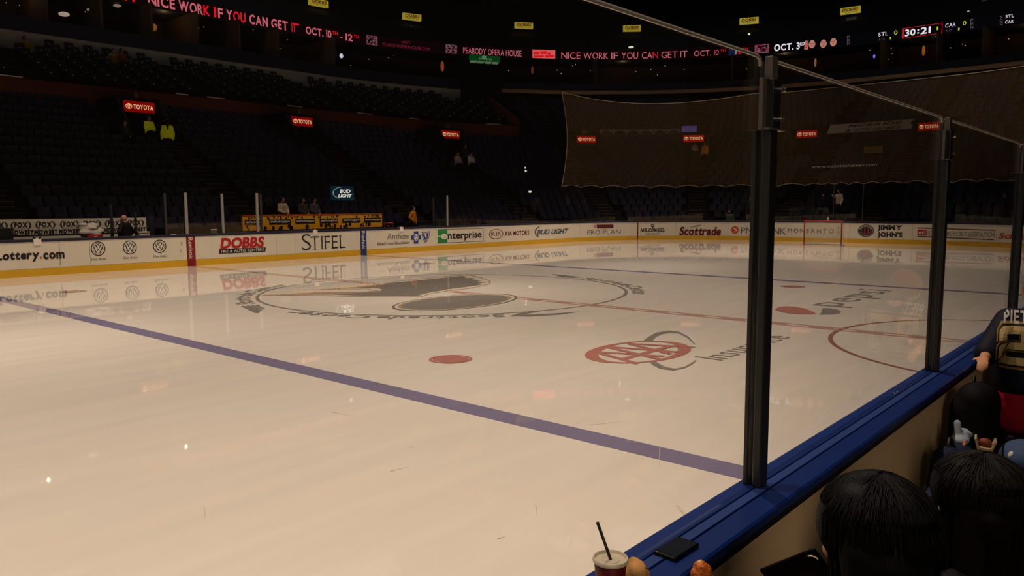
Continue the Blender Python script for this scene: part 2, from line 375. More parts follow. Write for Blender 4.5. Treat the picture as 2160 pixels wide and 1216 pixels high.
for a in (math.radians(166), math.radians(-7)):     # the feathered leaf before the left and right lettering
    for q in range(4):
        mb = MB(); mb.add([gr(.1+r*math.cos(b), -.16+r*math.sin(b), .004) for r, b in ((4.72+.1*q, a), (4.80+.1*q, a+.01), (4.95+.13*q, a+.16+.03*q), (4.88+.13*q, a+.17+.03*q))], [(0, 1, 2, 3)]); mark('circle_lettering', mb, GREY_P)
tail = [(582, 622.3), (665, 617.2), (768, 615.8), (788, 613.2), (800, 613), (798, 616), (740, 619), (700, 622.2)]
mb = MB(); mb.add(px_poly(tail, .0058), [tuple(range(len(tail)))]); mark('logo_wing', mb, GOLD_P)
tail = [(668, 611.6), (750, 605.6), (806, 599.6), (812, 600.4), (760, 606.4), (735, 609.2)]
mb = MB(); mb.add(px_poly(tail, .0058), [tuple(range(len(tail)))]); mark('logo_wing', mb, GOLD_P)
# roadside-insurance advert
mb = MB()
fo = lambda r, a: gr(-3.873+r*math.cos(a), -8.348+.65*r*math.sin(a), .004)
vs = []; fs = []
for i in range(73):
    a = 2*PI*i/72; inn = .83+.09*math.sin(2*a+.3); vs += [fo(inn, a), fo(1, a)]
for i in range(72): fs.append((2*i, 2*i+1, 2*i+3, 2*i+2))
mb.add(vs, fs)
zq = .0042
for k in range(3):                                    # three overlapping capital As, each stroke on its own thin coat of paint
    cx = -3.873+(-.44+.44*k); h = .47 if k != 1 else .60
    for x0, x1 in ((-.34, 0), (.34, 0)):
        zq += .0003; mb.add([gr(cx+x0-.055, -8.348-h, zq), gr(cx+x0+.055, -8.348-h, zq), gr(cx+x1+.055, -8.348+h, zq), gr(cx+x1-.055, -8.348+h, zq)], [(0, 1, 2, 3)])
    zq += .0003; mb.add([gr(cx-.2, -8.348-.20, zq), gr(cx+.2, -8.348-.20, zq), gr(cx+.17, -8.348-.09, zq), gr(cx-.17, -8.348-.09, zq)], [(0, 1, 2, 3)])
mark('insurance_emblem', mb, RED_P)
def crescent(pts_o, pts_i): mb.add(px_poly(pts_o+pts_i[::-1], .0036), [tuple(range(len(pts_o)+len(pts_i)))])
mb = MB()
crescent([(1356, 720), (1366, 712), (1384, 702), (1410, 697.5), (1432, 700), (1452, 710), (1467, 727)], [(1376, 720), (1384, 711), (1398, 705), (1414, 702.5), (1432, 704), (1449, 712.5), (1465, 727)])
crescent([(1368, 762), (1376, 770), (1392, 778), (1420, 782), (1445, 777), (1462, 768), (1469, 761)], [(1384, 763), (1394, 770), (1406, 775), (1424, 778), (1444, 774), (1459, 766), (1467, 760)])
mark('insurance_emblem', mb, GREY_P)
mb = MB(); text_into(mb, 'Insurance', lambda u, v: gr(-3.74+u, -9.58+v, .004), 2.46, .42, bold=0, track=.12); mark('insurance_lettering', mb, GREY_P)
# soft-drink advert: globe in two halves and lower-case lettering
gl_r = px_poly([(1634, 654), (1640, 649), (1655, 646.3), (1675, 647), (1697, 651), (1718, 659.5), (1722, 662.3), (1714, 663.3), (1690, 663.5), (1665, 661.5), (1645, 658)], .004)
gl_b = px_poly([(1736, 650.5), (1750, 650.5), (1765, 653), (1774, 657.5), (1771, 661), (1758, 663.6), (1728, 664), (1733, 659), (1734, 654)], .004)
mb = MB(); mb.add(gl_r, [tuple(range(len(gl_r)))]); mark('drink_globe', mb, RED_P)
mb = MB(); mb.add(gl_b, [tuple(range(len(gl_b)))]); mark('drink_globe', mb, GREY_P)
mb = MB(); text_into(mb, 'pepsi', lambda u, v: gr(2.95+u, -8.88+v, .004), 3.9, .80, track=.14); mark('drink_lettering', mb, RUST_P if False else GREY_P)
# skate scratches
SCR = ice_mat('ice_scratch', (180, 160, 138), .3, tex=False, gloss=.1)
for a, b in (((430, 1070), (433, 1092)), ((822, 995), (862, 985)), ((862, 943), (874, 945)), ((1050, 1137), (1066, 1131)), ((1242, 897), (1305, 890)), ((1392, 940), (1390, 985)), ((1320, 930), (1345, 935)), ((1500, 720), (1520, 712)), ((1797, 836), (1812, 846)), ((1808, 846), (1815, 858)), ((1340, 690), (1370, 680)), ((1130, 1065), (1132, 1085)), ((700, 870), (760, 880)), ((1712, 668), (1735, 640))):
    p, q = at_z(*a, .004), at_z(*b, .004); n = Vector((-(q-p).y, (q-p).x, 0)).normalized()*.004
    mark('skate_scratch', MB().add([p-n, q-n*.3, q+n*.3, p+n], [(0, 1, 2, 3)]), SCR)
mb = MB(); mb.add([at_z(x, y, .004) for x, y in ((1426, 1068), (1432, 1066), (1452, 1088), (1447, 1088), (1436, 1080), (1430, 1072))], [tuple(range(6))]); mark('skate_scratch', mb, ICE_L)

# ================================================================== SETTING: far boards, one thing per panel
WHITE_B = mat('board_white', (214, 206, 190), .38, .35, noise=.05, scale=1.5); KICK = mat('kick_yellow', (205, 160, 20), .4, .4, noise=.08, scale=3); CAPB = mat('cap_navy', (24, 22, 48), .45, .4)
INK = mat('print_ink', (34, 26, 30), .5, .3); BLACK = mat('black', (14, 13, 14), .5, .4); RED = mat('print_red', (172, 26, 32), .45, .35); NAVY = mat('print_navy', (36, 62, 130), .45, .35); GREEN = mat('print_green', (38, 130, 62), .45, .35)
WINE = mat('print_wine', (96, 26, 30), .5, .3); WHITE = mat('print_white', (226, 220, 208), .45, .35); GREYI = mat('print_grey', (96, 92, 92), .5, .3); BROWN = mat('print_brown', (70, 54, 40), .5, .3); ORNG = mat('print_orange', (190, 84, 36), .5, .3); CYAN = mat('print_blue', (40, 66, 96), .5, .3)
def sx(px, z=.6): return ring_x(px, 0, z)
def board(px0, px1, label, s0=None, s1=None, panel=None, kick=True):
    s0 = sx(px0) if s0 is None else s0; s1 = sx(px1) if s1 is None else s1
    t = thing('dasher_board', label, 'rink board', rp((s0+s1)/2, .06, 0), 'advertising boards around the rink')
    g = .006
    MB().band(s0+g, s1-g, [(0, .24 if kick else 0), (0, 1.075), (.12, 1.075), (.12, .24 if kick else 0)], .28).build('panel', panel or WHITE_B, t)
    if kick: MB().band(s0, s1, [(-.012, 0), (-.012, .235), (.12, .235), (.12, 0)], .28).build('kick_plate', KICK, t)
    return t
def pr(t, mb, mt_, name='lettering', d=-.004): return mb.build(name, mt_, t)
D = -.007
def txt(t, mt_, text, a, b, pyt, pyb, dd=0, **k):
    z0, z1 = zs_at(a, pyt, pyb); mb = MB(); ring_text(mb, text, a, b, z0, z1, D-dd, **k); return pr(t, mb, mt_)
t = board(0, 0, 'white board with dark web address lettering at the left edge', s0=-12.5, s1=sx(190))
txt(t, INK, 'MOLottery', -52, 83, 534.5, 551.5, bold=.05, track=.02, shear=.08); txt(t, INK, 'com', 91, 136, 529, 546.5, bold=.05, track=.05)
mb = MB(); ring_oval(mb, 86, 544, 2.4, 2.6, D); pr(t, mb, ORNG)
mb = MB(); mb.band(sx(126)-.008, sx(126)+.008, [(-.003, .3), (-.003, 1.06), (0, 1.06), (0, .3)]); pr(t, mb, GREYI, 'seam')
t = board(190, 394, 'white board with three round black car emblems')
for cx, cy, r in ((207, 525, 15.3), (274, 522.4, 14.6), (337, 520, 14)):
    mb = MB(); ring_oval(mb, cx, cy, r, r, D); pr(t, mb, INK, 'emblem')
    mb = MB(); ring_oval(mb, cx, cy, r*.86, r*.86, D-.003, .86); ring_oval(mb, cx, cy, r*.68, r*.68, D-.003, .0)
    pr(t, mb, WHITE, 'emblem')
    mb = MB(); k = r*.68
    for pl in ([(-.62, .72), (-.42, .86), (-.05, .0), (-.2, -.02)], [(.62, .72), (.42, .86), (.05, .0), (.2, -.02)], [(-.95, .25), (-.82, .55), (-.3, -.85), (-.5, -.85)], [(.95, .25), (.82, .55), (.3, -.85), (.5, -.85)], [(-.42, -.85), (-.25, -.85), (.0, -.2), (0, -.02), (-.1, -.08)], [(.42, -.85), (.25, -.85), (0, -.2), (0, -.02), (.1, -.08)], [(-.16, .95), (.16, .95), (0, .5)]):
        ring_poly(mb, [(cx+a*k, cy-b*k) for a, b in pl], D-.006)
    pr(t, mb, INK, 'emblem')
for a, b, y0 in ((193, 225, 550), (260.5, 291, 547), (324, 353.5, 544)): txt(t, BROWN, 'Das Auto.', a, b, y0-5.2, y0, track=.08)
for px, py, rx, ry in ((383, 514, 2, 5), (381, 530, 1.5, 4)): mb = MB(); ring_oval(mb, px, py, rx, ry, D); pr(t, mb, mat('scuff', (176, 170, 140), .6), 'scuff')
REDSTRIP = mat('strip_red', (128, 16, 22), .4, .4); BLUESTRIP = mat('strip_blue', (34, 58, 118), .4, .4)
def vtxt(t, mt_, text, pxc, pyt, pyb, half):           # lettering turned to read downwards
    s, _z = ring_hit(pxc, (pyt+pyb)/2, 0); z1 = ring_hit(pxc, pyt, 0)[1]; z0 = ring_hit(pxc, pyb, 0)[1]; hs = abs(sx(pxc+half)-sx(pxc-half))/2
    mb = MB(); text_into(mb, text, lambda u, v: rp(s-hs+v, D, z1-u), z1-z0, hs*2, bold=.0, track=.06); pr(t, mb, mt_)
t = board(394, 412, 'narrow red board strip at the centre line', panel=REDSTRIP, kick=False); vtxt(t, WHITE, 'Reebok', 402.5, 501, 547, 4.6)
t = board(412, 622, 'white board with slanted red lettering over a black bar')
txt(t, RED, 'DOBBS', 464, 558, 504, 524.5, bold=.05, track=.0, shear=.16)
mb = MB(); ring_poly(mb, [(463, 526), (561, 522), (559.5, 531.5), (462, 536)], D+.001); pr(t, mb, INK, 'bar')
txt(t, WHITE, 'TIRE & AUTO CENTERS', 465, 557, 528, 534, bold=.0, track=.06, shear=.12)
mb = MB(); mb.band(sx(583)-.006, sx(583)+.006, [(-.003, .26), (-.003, 1.06), (0, 1.06), (0, .26)]); pr(t, mb, mat('seam', (170, 165, 150), .5), 'seam')
t = board(622, 760, 'white board with large black serif lettering beside the blue strip')
z0, z1 = zs_at(637, 493, 529)
txt(t, INK, 'S', 636.5, 656, 494.5, 529, bold=-.012, serif=0); txt(t, INK, 'TIFEL', 655, 729, 499, 527.5, bold=-.012, track=.13, serif=.085)
t = board(760, 773, 'narrow blue board strip at the far blue line', panel=BLUESTRIP, kick=False); vtxt(t, WHITE, 'Reebok', 766.5, 487.5, 526, 3.4)
t = board(773, 920, 'white board with grey blue serif lettering, blue cross and shield')
txt(t, GREYI, 'Anthem', 816, 863, 493.5, 506, track=.06, serif=.06); txt(t, BROWN, 'BlueCross BlueShield', 796, 864, 512.2, 518.2, track=.05)
mb = MB(); ring_poly(mb, [(873, 488.5), (882.5, 488), (882.5, 496), (888, 495.7), (888, 505.7), (882.5, 506), (882.5, 514), (873, 514.5), (873, 506.5), (867.5, 506.8), (867.5, 496.8), (873, 496.5)], D); pr(t, mb, NAVY, 'emblem')
mb = MB(); ring_oval(mb, 878, 501, 4.6, 7, D-.003, .78); ring_oval(mb, 878, 497.5, 1.5, 1.5, D-.003); ring_poly(mb, [(877, 499), (879, 499), (881, 504), (879.4, 506.5), (878, 503), (876.6, 506.5), (875, 504)], D-.003); pr(t, mb, WHITE, 'emblem')
sh = [(890, 488.8), (898, 490.3), (906, 488), (906, 497), (904, 505), (898, 512.8), (892.5, 505.5), (890, 498)]
mb = MB(); ring_poly(mb, sh, D); pr(t, mb, NAVY, 'emblem')
mb = MB(); ring_poly(mb, shrink(sh, (898, 499.5), (.82, .84)), D-.002); pr(t, mb, WHITE, 'emblem')
mb = MB(); ring_poly(mb, shrink(sh, (898, 499.5), (.68, .72)), D-.004); pr(t, mb, NAVY, 'emblem')
mb = MB(); ring_poly(mb, [(896, 493), (900, 493), (898, 497), (900.5, 500), (897.5, 506), (898.3, 501), (896, 498)], D-.006); pr(t, mb, WHITE, 'emblem')
t = board(920, 1024, 'white board with a green square and framed black lettering')
mb = MB()
for a, b, c, d in (((923, 484.5), (1019.5, 481.6), (1019.5, 482.4), (923, 485.3)), ((923, 513.2), (1019.5, 508.6), (1019.5, 509.4), (923, 514)), ((1018.9, 482), (1019.6, 482), (1019.6, 509), (1018.9, 509))): ring_poly(mb, [a, b, c, d], D)
pr(t, mb, BLACK, 'frame')
mb = MB(); ring_poly(mb, [(923, 484.6), (943.5, 484), (943.5, 513), (923, 514)], D+.003); pr(t, mb, GREEN, 'square')
txt(t, WHITE, 'e', 930, 943, 489.5, 504.5, bold=.028, dd=.002); mb = MB(); ring_poly(mb, [(923.3, 498.2), (932, 497.9), (932, 499.6), (923.3, 500)], D-.002); pr(t, mb, WHITE)
txt(t, BLACK, 'nterprise', 944.5, 1016, 490, 504.5, bold=.028, track=.03)
t = board(1024, 1122, 'white board with a dark red oval car emblem and thin lettering')
mb = MB(); ring_oval(mb, 1046.7, 494, 14.8, 10.6, D, .90); pr(t, mb, WINE, 'emblem'); txt(t, WINE, 'KI', 1036.5, 1048, 489.5, 498.6, bold=.01 if False else 0, track=.12); mb = MB(); ring_poly(mb, [(1048.6, 498.2), (1051.9, 489.2), (1053.1, 489.2), (1056.6, 498), (1055, 498), (1052.5, 491.2), (1050.2, 498.2)], D); pr(t, mb, WINE)
txt(t, WINE, 'KIA MOTORS', 1066, 1116, 489, 497.6, bold=.028, track=.05)
t = board(1122, 1222, 'white board with slanted blue beer lettering under an arc')
txt(t, CYAN, 'BUD LIGHT', 1133, 1199, 485.6, 495.2, bold=.028, track=.04, shear=.22, small=None)
mb = MB(); ring_oval(mb, 1143, 489.5, 15, 13, D, .86, PI*.62, PI*1.35, n=20); pr(t, mb, GREYI, 'arc'); mb = MB(); ring_oval(mb, 1141.5, 489.5, 11.5, 11, D, .93, PI*.6, PI*1.35, n=20); pr(t, mb, INK, 'arc')
t = board(1222, 1344, 'white board with a chequered emblem and thin capitals in the far corner')
mb = MB(); ring_poly(mb, [(1259, 474.4), (1294, 473.9), (1294, 481.6), (1259, 482.2)], D+.003); pr(t, mb, WINE, 'bar')
txt(t, WHITE, 'PURINA', 1261, 1292.5, 475.3, 481, track=.08, serif=.05)
mb = MB()
for i in range(3):
    for j in range(3):
        if (i+j) % 2 == 0: ring_poly(mb, [(1252.5+i*2, 474.9+j*2.3), (1254.5+i*2, 474.9+j*2.3), (1254.5+i*2, 477.2+j*2.3), (1252.5+i*2, 477.2+j*2.3)], D)
pr(t, mb, RED, 'emblem'); txt(t, INK, 'PRO PLAN', 1239, 1309, 486, 495.6, bold=-.012, track=.12, serif=.055)
t = board(1344, 1425, 'white board right of the goal line post with small shield and slanted capitals')
mb = MB(); mb.band(sx(1344)+.008, sx(1344)+.068, [(-.014, .0), (-.014, 1.075), (-.012, 1.075), (-.012, 0)]); pr(t, mb, WINE, 'goal_stripe')
mb = MB(); ring_poly(mb, [(1373.4, 473.8), (1380.6, 473.8), (1380.6, 478), (1377, 481), (1373.4, 478)], D); pr(t, mb, INK, 'emblem'); mb = MB(); ring_poly(mb, [(1374.5, 476.6), (1378.8, 474.5), (1379.8, 475.5), (1375.2, 478)], D-.002); pr(t, mb, WHITE, 'emblem')
txt(t, INK, 'NHL.COM/GCL', 1351, 1402.5, 482.6, 489.4, bold=.05, track=.04, shear=.2); txt(t, GREYI, 'LIVE GAMES', 1360.5, 1393, 492, 496.4, track=.08, shear=.18)
t = board(1425, 1535, 'white board with bold dark wine lettering and a pale feather')
txt(t, WINE, 'Scottrade', 1433, 1521, 479.8, 495.8, bold=.05, track=.0, shear=.16); mb = MB(); ring_poly(mb, [(1453, 480), (1470, 475), (1477, 474.2), (1480, 476), (1470, 479.5)], D); pr(t, mb, mat('print_pale', (150, 146, 136), .5), 'feather')
t = board(1535, 1660, 'white board with an orange disc and thin dark capitals behind the big post')
mb = MB(); ring_oval(mb, 1550.3, 485.3, 8, 8.3, D); pr(t, mb, ORNG, 'emblem'); mb = MB(); ring_poly(mb, [(1547, 480), (1556, 486), (1547, 491), (1549, 486)], D-.002); pr(t, mb, WHITE, 'emblem'); mb = MB(); ring_poly(mb, [(1548.6, 483.5), (1552.6, 488.4), (1546, 488.4)], D-.004); pr(t, mb, RED, 'emblem')
txt(t, GREYI, 'PNCBANK', 1563, 1658, 480, 493.4, track=.08)
t = board(1660, 1792, 'white board with widely spaced serif capitals behind the goal')
txt(t, BROWN, 'MONSANTO', 1662, 1758.5, 482.5, 491, bold=0, track=.30, serif=.06); mb = MB()
for pl in ([(1765, 477.4), (1772, 477.4), (1772, 478), (1765, 478)], [(1765, 493.4), (1772, 493.4), (1772, 494), (1765, 494)], [(1765, 477.4), (1765.6, 477.4), (1765.6, 494), (1765, 494)], [(1767.5, 480), (1770.5, 480), (1769, 486)], [(1767.5, 492), (1770.5, 492), (1769, 486)]): ring_poly(mb, pl, D)
pr(t, mb, BROWN, 'emblem')
t = board(1792, 1925, 'white board with a black and red oval and slab capitals right of the goal')
mb = MB(); ring_oval(mb, 1826.6, 487, 17.2, 13, D); pr(t, mb, INK, 'emblem'); mb = MB(); ring_oval(mb, 1826.6, 487, 15.6, 11.6, D-.002, .90); ring_oval(mb, 1826.6, 487, 10.6, 7.8, D-.002, .93); pr(t, mb, mat('print_tan', (160, 140, 120), .5), 'emblem')
mb = MB()
for a in range(9):
    b = PI*(.15+.7*a/8); ring_oval(mb, 1826.6+13.2*math.cos(b), 487-9.8*math.sin(b), .9, 1.1, D-.003, n=8)
pr(t, mb, WHITE, 'emblem'); txt(t, RED, 'JJ', 1820.5, 1833, 482.5, 491.8, dd=.006, bold=.028, track=.12, serif=.12)
txt(t, INK, 'JIMMY', 1851, 1904.5, 475.6, 484.4, bold=.05, track=.05, serif=.12); txt(t, INK, "JOHN'S", 1851, 1903.5, 490.4, 499.4, bold=.05, track=.04, serif=.12)
t = board(1925, 2102, 'white board with red bars and a red square on the far right')
mb = MB(); ring_poly(mb, [(1935, 480.2), (2099, 485.2), (2099, 487.4), (1935, 482.4)], D); ring_poly(mb, [(1935, 498), (2097, 505.3), (2097, 507.4), (1935, 500)], D); pr(t, mb, WINE, 'bars')
mb = MB(); ring_poly(mb, [(1935.5, 484.6), (1955, 485.2), (1955, 496.4), (1935.5, 495.6)], D+.003); pr(t, mb, RED, 'square'); txt(t, WHITE, 'stl', 1938, 1952, 487, 493.6, bold=.028)
txt(t, GREYI, 'ST. LOUIS POST-DISPATCH', 1957.5, 2098, 488, 497, bold=0, track=.06)
t = board(2102, 2200, 'white board with slanted red script at the right edge', s1=S3+9)
txt(t, RED, 'Schnucks', 2106, 2200, 492, 503, bold=.028, track=.03, shear=.2)
cap = MB().band(-12.5, S3+9, [(-.015, 1.075), (-.015, 1.15), (.02, 1.165), (.15, 1.165), (.15, 1.075)]).build('trim_1', CAPB); struct(cap)
# ice-level ring floor behind the boards
struct(MB().band(-12.5, S3+9, [(.12, 0), (.12, .1), (3.0, .1), (3.0, 0)], 1.5).build('floor_walkway', mat('walk', (40, 38, 40), .8)))

# ================================================================== SETTING: stands, walls, suites
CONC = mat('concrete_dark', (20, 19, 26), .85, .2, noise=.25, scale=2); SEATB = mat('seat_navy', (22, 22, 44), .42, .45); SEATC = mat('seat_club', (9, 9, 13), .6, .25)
NOSE = mat('step_nosing', (92, 82, 48), .7, .2); RUSTW = mat('wall_rust', (92, 38, 16), .7, .2, noise=.2, scale=.6); WHITEW = mat('wall_cream', (150, 144, 130), .7, .2, noise=.08, scale=.5); TAN = mat('beam_tan', (178, 140, 98), .7, .2)
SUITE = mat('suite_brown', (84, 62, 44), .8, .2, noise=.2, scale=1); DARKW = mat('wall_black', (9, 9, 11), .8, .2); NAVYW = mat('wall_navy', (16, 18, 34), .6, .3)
SEND = S3+9; SBEG = -12.5; SCL = 26.0                 # last station, first station, where the club tier ends
ROWS = [(3.0+.8*i, .9+.42*i) for i in range(15)]
prof = [(3.0, 0)]
for dd, zz in ROWS: prof += [(dd, zz), (dd+.8, zz)]
prof += [(15.0, 0)]
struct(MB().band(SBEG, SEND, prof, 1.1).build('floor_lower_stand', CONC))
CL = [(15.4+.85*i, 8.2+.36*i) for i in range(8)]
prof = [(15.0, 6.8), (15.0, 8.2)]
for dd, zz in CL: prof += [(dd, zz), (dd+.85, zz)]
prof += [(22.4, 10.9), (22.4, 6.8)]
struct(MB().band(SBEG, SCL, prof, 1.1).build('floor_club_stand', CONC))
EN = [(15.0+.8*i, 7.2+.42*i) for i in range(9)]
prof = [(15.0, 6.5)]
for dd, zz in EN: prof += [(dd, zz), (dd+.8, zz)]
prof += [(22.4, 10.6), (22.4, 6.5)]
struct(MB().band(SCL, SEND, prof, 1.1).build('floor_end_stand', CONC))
struct(MB().band(SBEG, SCL, [(14.93, 6.85), (14.93, 8.25), (15.0, 8.25), (15.0, 6.85)], 1.1).build('wall_rust_band', RUSTW))
struct(MB().band(SBEG, ring_x(983, 22.4, 11), [(22.4, 10.3), (22.4, 11.9), (22.6, 11.9), (22.6, 10.3)], 1.1).build('wall_cream_band', WHITEW))
struct(MB().band(SBEG, SEND, [(22.42, 11.9), (22.42, 12.75), (22.6, 12.75), (22.6, 11.9)], 1.1).build('wall_suite_parapet', NAVYW))
sb0 = ring_x(1057, 22.3, 12)
struct(MB().band(sb0, SEND, [(22.25, 11.83), (22.25, 12.13), (22.41, 12.13), (22.41, 11.83)], 1.1).build('trim_2', TAN))
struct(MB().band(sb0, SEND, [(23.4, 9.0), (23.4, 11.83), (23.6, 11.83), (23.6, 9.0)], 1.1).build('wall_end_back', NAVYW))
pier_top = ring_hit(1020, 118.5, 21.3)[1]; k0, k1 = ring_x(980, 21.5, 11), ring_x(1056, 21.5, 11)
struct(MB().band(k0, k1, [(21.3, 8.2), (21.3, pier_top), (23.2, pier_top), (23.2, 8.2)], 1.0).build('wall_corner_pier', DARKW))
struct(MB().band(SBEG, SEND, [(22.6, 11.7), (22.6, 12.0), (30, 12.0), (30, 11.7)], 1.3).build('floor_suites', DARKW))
struct(MB().band(SBEG, SEND, [(29.5, 12), (29.5, 15.4), (30, 15.4), (30, 12)], 1.3).build('wall_suite_back', SUITE))
struct(MB().band(SBEG, SEND, [(25.9, 15.38), (25.9, 15.45), (30, 15.45), (30, 15.38)], 1.3).build('ceiling_suites', mat('suite_ceiling', (34, 28, 24), .8)))
struct(MB().band(SBEG, SEND, [(26.3, 16.4), (27.2, 17.6), (34, 22), (34, 17)], 1.3).build('floor_upper_stand', DARKW))
struct(MB().band(SBEG, SEND, [(36, 0), (36, 33), (36.3, 33), (36.3, 0)], 1.6).build('wall_outer', DARKW))
struct(MB().box((-36, -60, 33), (90, 60, 33.3)).build('ceiling', DARKW))
for s in [SBEG+1+3.1*i for i in range(19)]:           # party walls between the suites
    if k0-1 < s < k1+1 or s > SEND: continue
    struct(MB().band(s, s+.16*(CR/(CR+25) if S1 < s < S2 or s > S3 else 1), [(24.6, 12.0), (24.6, 15.38), (29.5, 15.38), (29.5, 12.0)], 1).build('wall_suite_divider', SUITE))
# club-tier end wall running down the slope
struct(MB().band(SCL-.05, SCL, [(14.9, 8.2), (14.9, 8.7), (22.3, 11.6), (22.3, 10.6)], .3).build('wall_club_end', RUSTW))
# light reflections on the rust wall's rim, painted as white strips
RAIL_GLINT = mat('rail_reflection', (190, 180, 165), .4, .4, emit=0)
for i, (a, b, py) in enumerate(((-8, 48, 177), (372, 398, 204), (438, 475, 217), (608, 638, 236), (755, 785, 250), (866, 886, 251), (1026, 1056, 269))):
    s0, s1 = ring_x(a, 14.8, 8.2), ring_x(b, 14.8, 8.2)
    tag(MB().band(s0, s1, [(14.78, 8.26), (14.78, 8.32), (14.92, 8.34), (14.92, 8.26)], .5).build('rail_glint', RAIL_GLINT), 'painted reflection strip on the rust coloured wall, ' + ('at the left edge of the photo', 'above the leftmost red car sign', 'right of the leftmost red car sign', 'above the second red car sign', 'midway between second and third red signs', 'left of the third red car sign', 'right of the third red car sign')[i], 'rail')
# stair flights with pale nosings
AIS = [-4.5, 4.9, 14.3, 23.0, 27.2, 31.2, 35.0, 40.0, 46.5]
def kk(s, d): return CR/(CR+d) if (S1 < s < S2 or S3 < s < S4) else 1.0
for a in AIS:
    mb = MB()
    for dd, zz in ROWS+([] if a < SCL else EN):
        h = .55*kk(a, dd); mb.band(a-h, a+h, [(dd+.02, zz), (dd+.02, zz+.21), (dd+.4, zz+.21), (dd+.4, zz)], .6); mb.band(a-h, a+h, [(dd, zz+.001), (dd, zz+.03), (dd+.05, zz+.03), (dd+.05, zz+.001)], .6, 1); mb.band(a-h, a+h, [(dd+.01, zz+.211), (dd+.01, zz+.232), (dd+.07, zz+.232), (dd+.07, zz+.211)], .6, 1)
    struct(mb.build('floor_stair', [CONC, NOSE]))
# exit portals below the red car signs
TOY = [(293, 225, 32.5, 'leftmost in the left stand'), (637, 256, 21.5, 'second from the left'), (950, 282, 19, 'left of the dark corner'), (1237, 290, 20, 'left end of the end stand'), (1463, 290, 22, 'left of the big post'), (1702, 280, 21.5, 'just right of the big post'), (1960, 268, 23, 'farthest right')]
REDL = emit_mat('sign_red', (168, 6, 8), .35); CREAML = emit_mat('sign_cream', (255, 218, 170), .62)
PORT = []
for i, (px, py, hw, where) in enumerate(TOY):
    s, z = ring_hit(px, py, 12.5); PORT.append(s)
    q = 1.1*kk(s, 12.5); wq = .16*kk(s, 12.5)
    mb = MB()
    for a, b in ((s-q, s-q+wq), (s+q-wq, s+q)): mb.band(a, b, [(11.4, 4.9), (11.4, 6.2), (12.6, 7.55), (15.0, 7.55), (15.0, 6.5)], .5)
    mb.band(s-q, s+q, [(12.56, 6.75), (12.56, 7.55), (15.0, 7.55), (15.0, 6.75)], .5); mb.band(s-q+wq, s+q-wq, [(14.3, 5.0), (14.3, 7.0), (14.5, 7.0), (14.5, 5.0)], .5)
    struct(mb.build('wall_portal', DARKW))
    t = thing('portal_sign', 'lit red sign with cream car lettering, '+where, 'sign', rp(s, 12.5, 6.85), 'red signs over the exit portals')
    z0, z1 = (6.84, 7.36); s0, s1 = ring_x(px-hw, 12.5, z), ring_x(px+hw, 12.5, z)
    MB().band(s0, s1, [(12.46, z0), (12.46, z1), (12.555, z1), (12.555, z0)], .5).build('light_box', REDL, t)
    w = s1-s0; mb = MB(); text_into(mb, 'TOYOTA', lambda u, v: rp(s0+w*.30+u, 12.45, z0+.15+v), w*.65, .21, bold=.028, track=.06); mb.build('lettering', CREAML, t)
    mb = MB(); fo = lambda ex, ey, ox=0, oz=0: (lambda r, a: rp(s0+w*.155+ox*w+r*ex*w*math.cos(a), 12.45, z0+.26+oz+r*ey*math.sin(a)))
    annulus(mb, fo(.105, .13), .80, 1); annulus(mb, fo(.035, .125), .62, 1); annulus(mb, fo(.07, .05, 0, .055), .72, 1); mb.build('emblem', CREAML, t)
    if i < 3 or i == 3: MB().band(s-.12, s+.02, [(12.6, 7.56), (12.6, 7.80), (12.75, 7.80), (12.75, 7.56)], .5).build('section_plate', mat('plate_dim', (90, 84, 74), .6), t)

# ---- LED ribbon
LEDB = emit_mat('led_dark', (30, 4, 10), .22, noise=.8, scale=.6); LPINK = emit_mat('led_pink', (232, 120, 138), .62); LRED = emit_mat('led_red', (226, 30, 44), .75); LWHITE = emit_mat('led_white', (236, 226, 236), .9); LBLUE = emit_mat('led_blue', (30, 40, 84), .5)
LDIM = emit_mat('led_dim', (150, 40, 66), .45); LYEL = emit_mat('led_yellow', (214, 214, 50), .8); LSKIN = emit_mat('led_skin', (206, 140, 122), .6); LBK = emit_mat('led_black', (6, 5, 9), .5); LGREY = emit_mat('led_grey', (120, 100, 112), .6)
RB0, RB1 = 15.45, 16.37
def rx(px, z=15.9): return ring_x(px, 26, z)
jm = rx(1628)
t = thing('ribbon_display', 'long red and pink message ribbon curving along the left side', 'display', rp((SBEG+jm)/2, 26, RB0), 'lit message ribbons around the bowl')
MB().band(SBEG, jm, [(26, RB0), (26, RB1), (26.25, RB1), (26.25, RB0)], .18).build('screen', LEDB, t)
def rt(text, a, b, mt_, z0=15.58, z1=16.22, bold=.028, track=.10, root=None, d=25.97, **k):
    mb = MB(); ring_text(mb, text, a, b, z0, z1, d, bold=bold, track=track, **k); mb.build('lettering', mt_, root or t)
rt('IT', 262, 292, LRED)
for w_, a, b, c in (('NICE', 312, 369, LPINK), ('WOR', 377, 428, LPINK), ('K', 429, 443, LRED), ('I', 451, 456, LRED), ('F', 460, 470, LPINK), ('Y', 477, 490, LPINK), ('OU', 492, 518, LRED), ('CAN', 526, 565, LPINK), ('GET', 572, 607, LPINK), ('IT', 615, 631, LRED)): rt(w_, a, b, c)
rt('OCT. 10', 645, 699, LPINK, 15.62, 16.15); rt('TH', 701, 712, LRED, 15.9, 16.15); rt('-', 718, 722, LPINK, 15.62, 16.1); rt('12', 729, 744, LPINK, 15.62, 16.12); rt('TH', 746, 757, LRED, 15.88, 16.14)
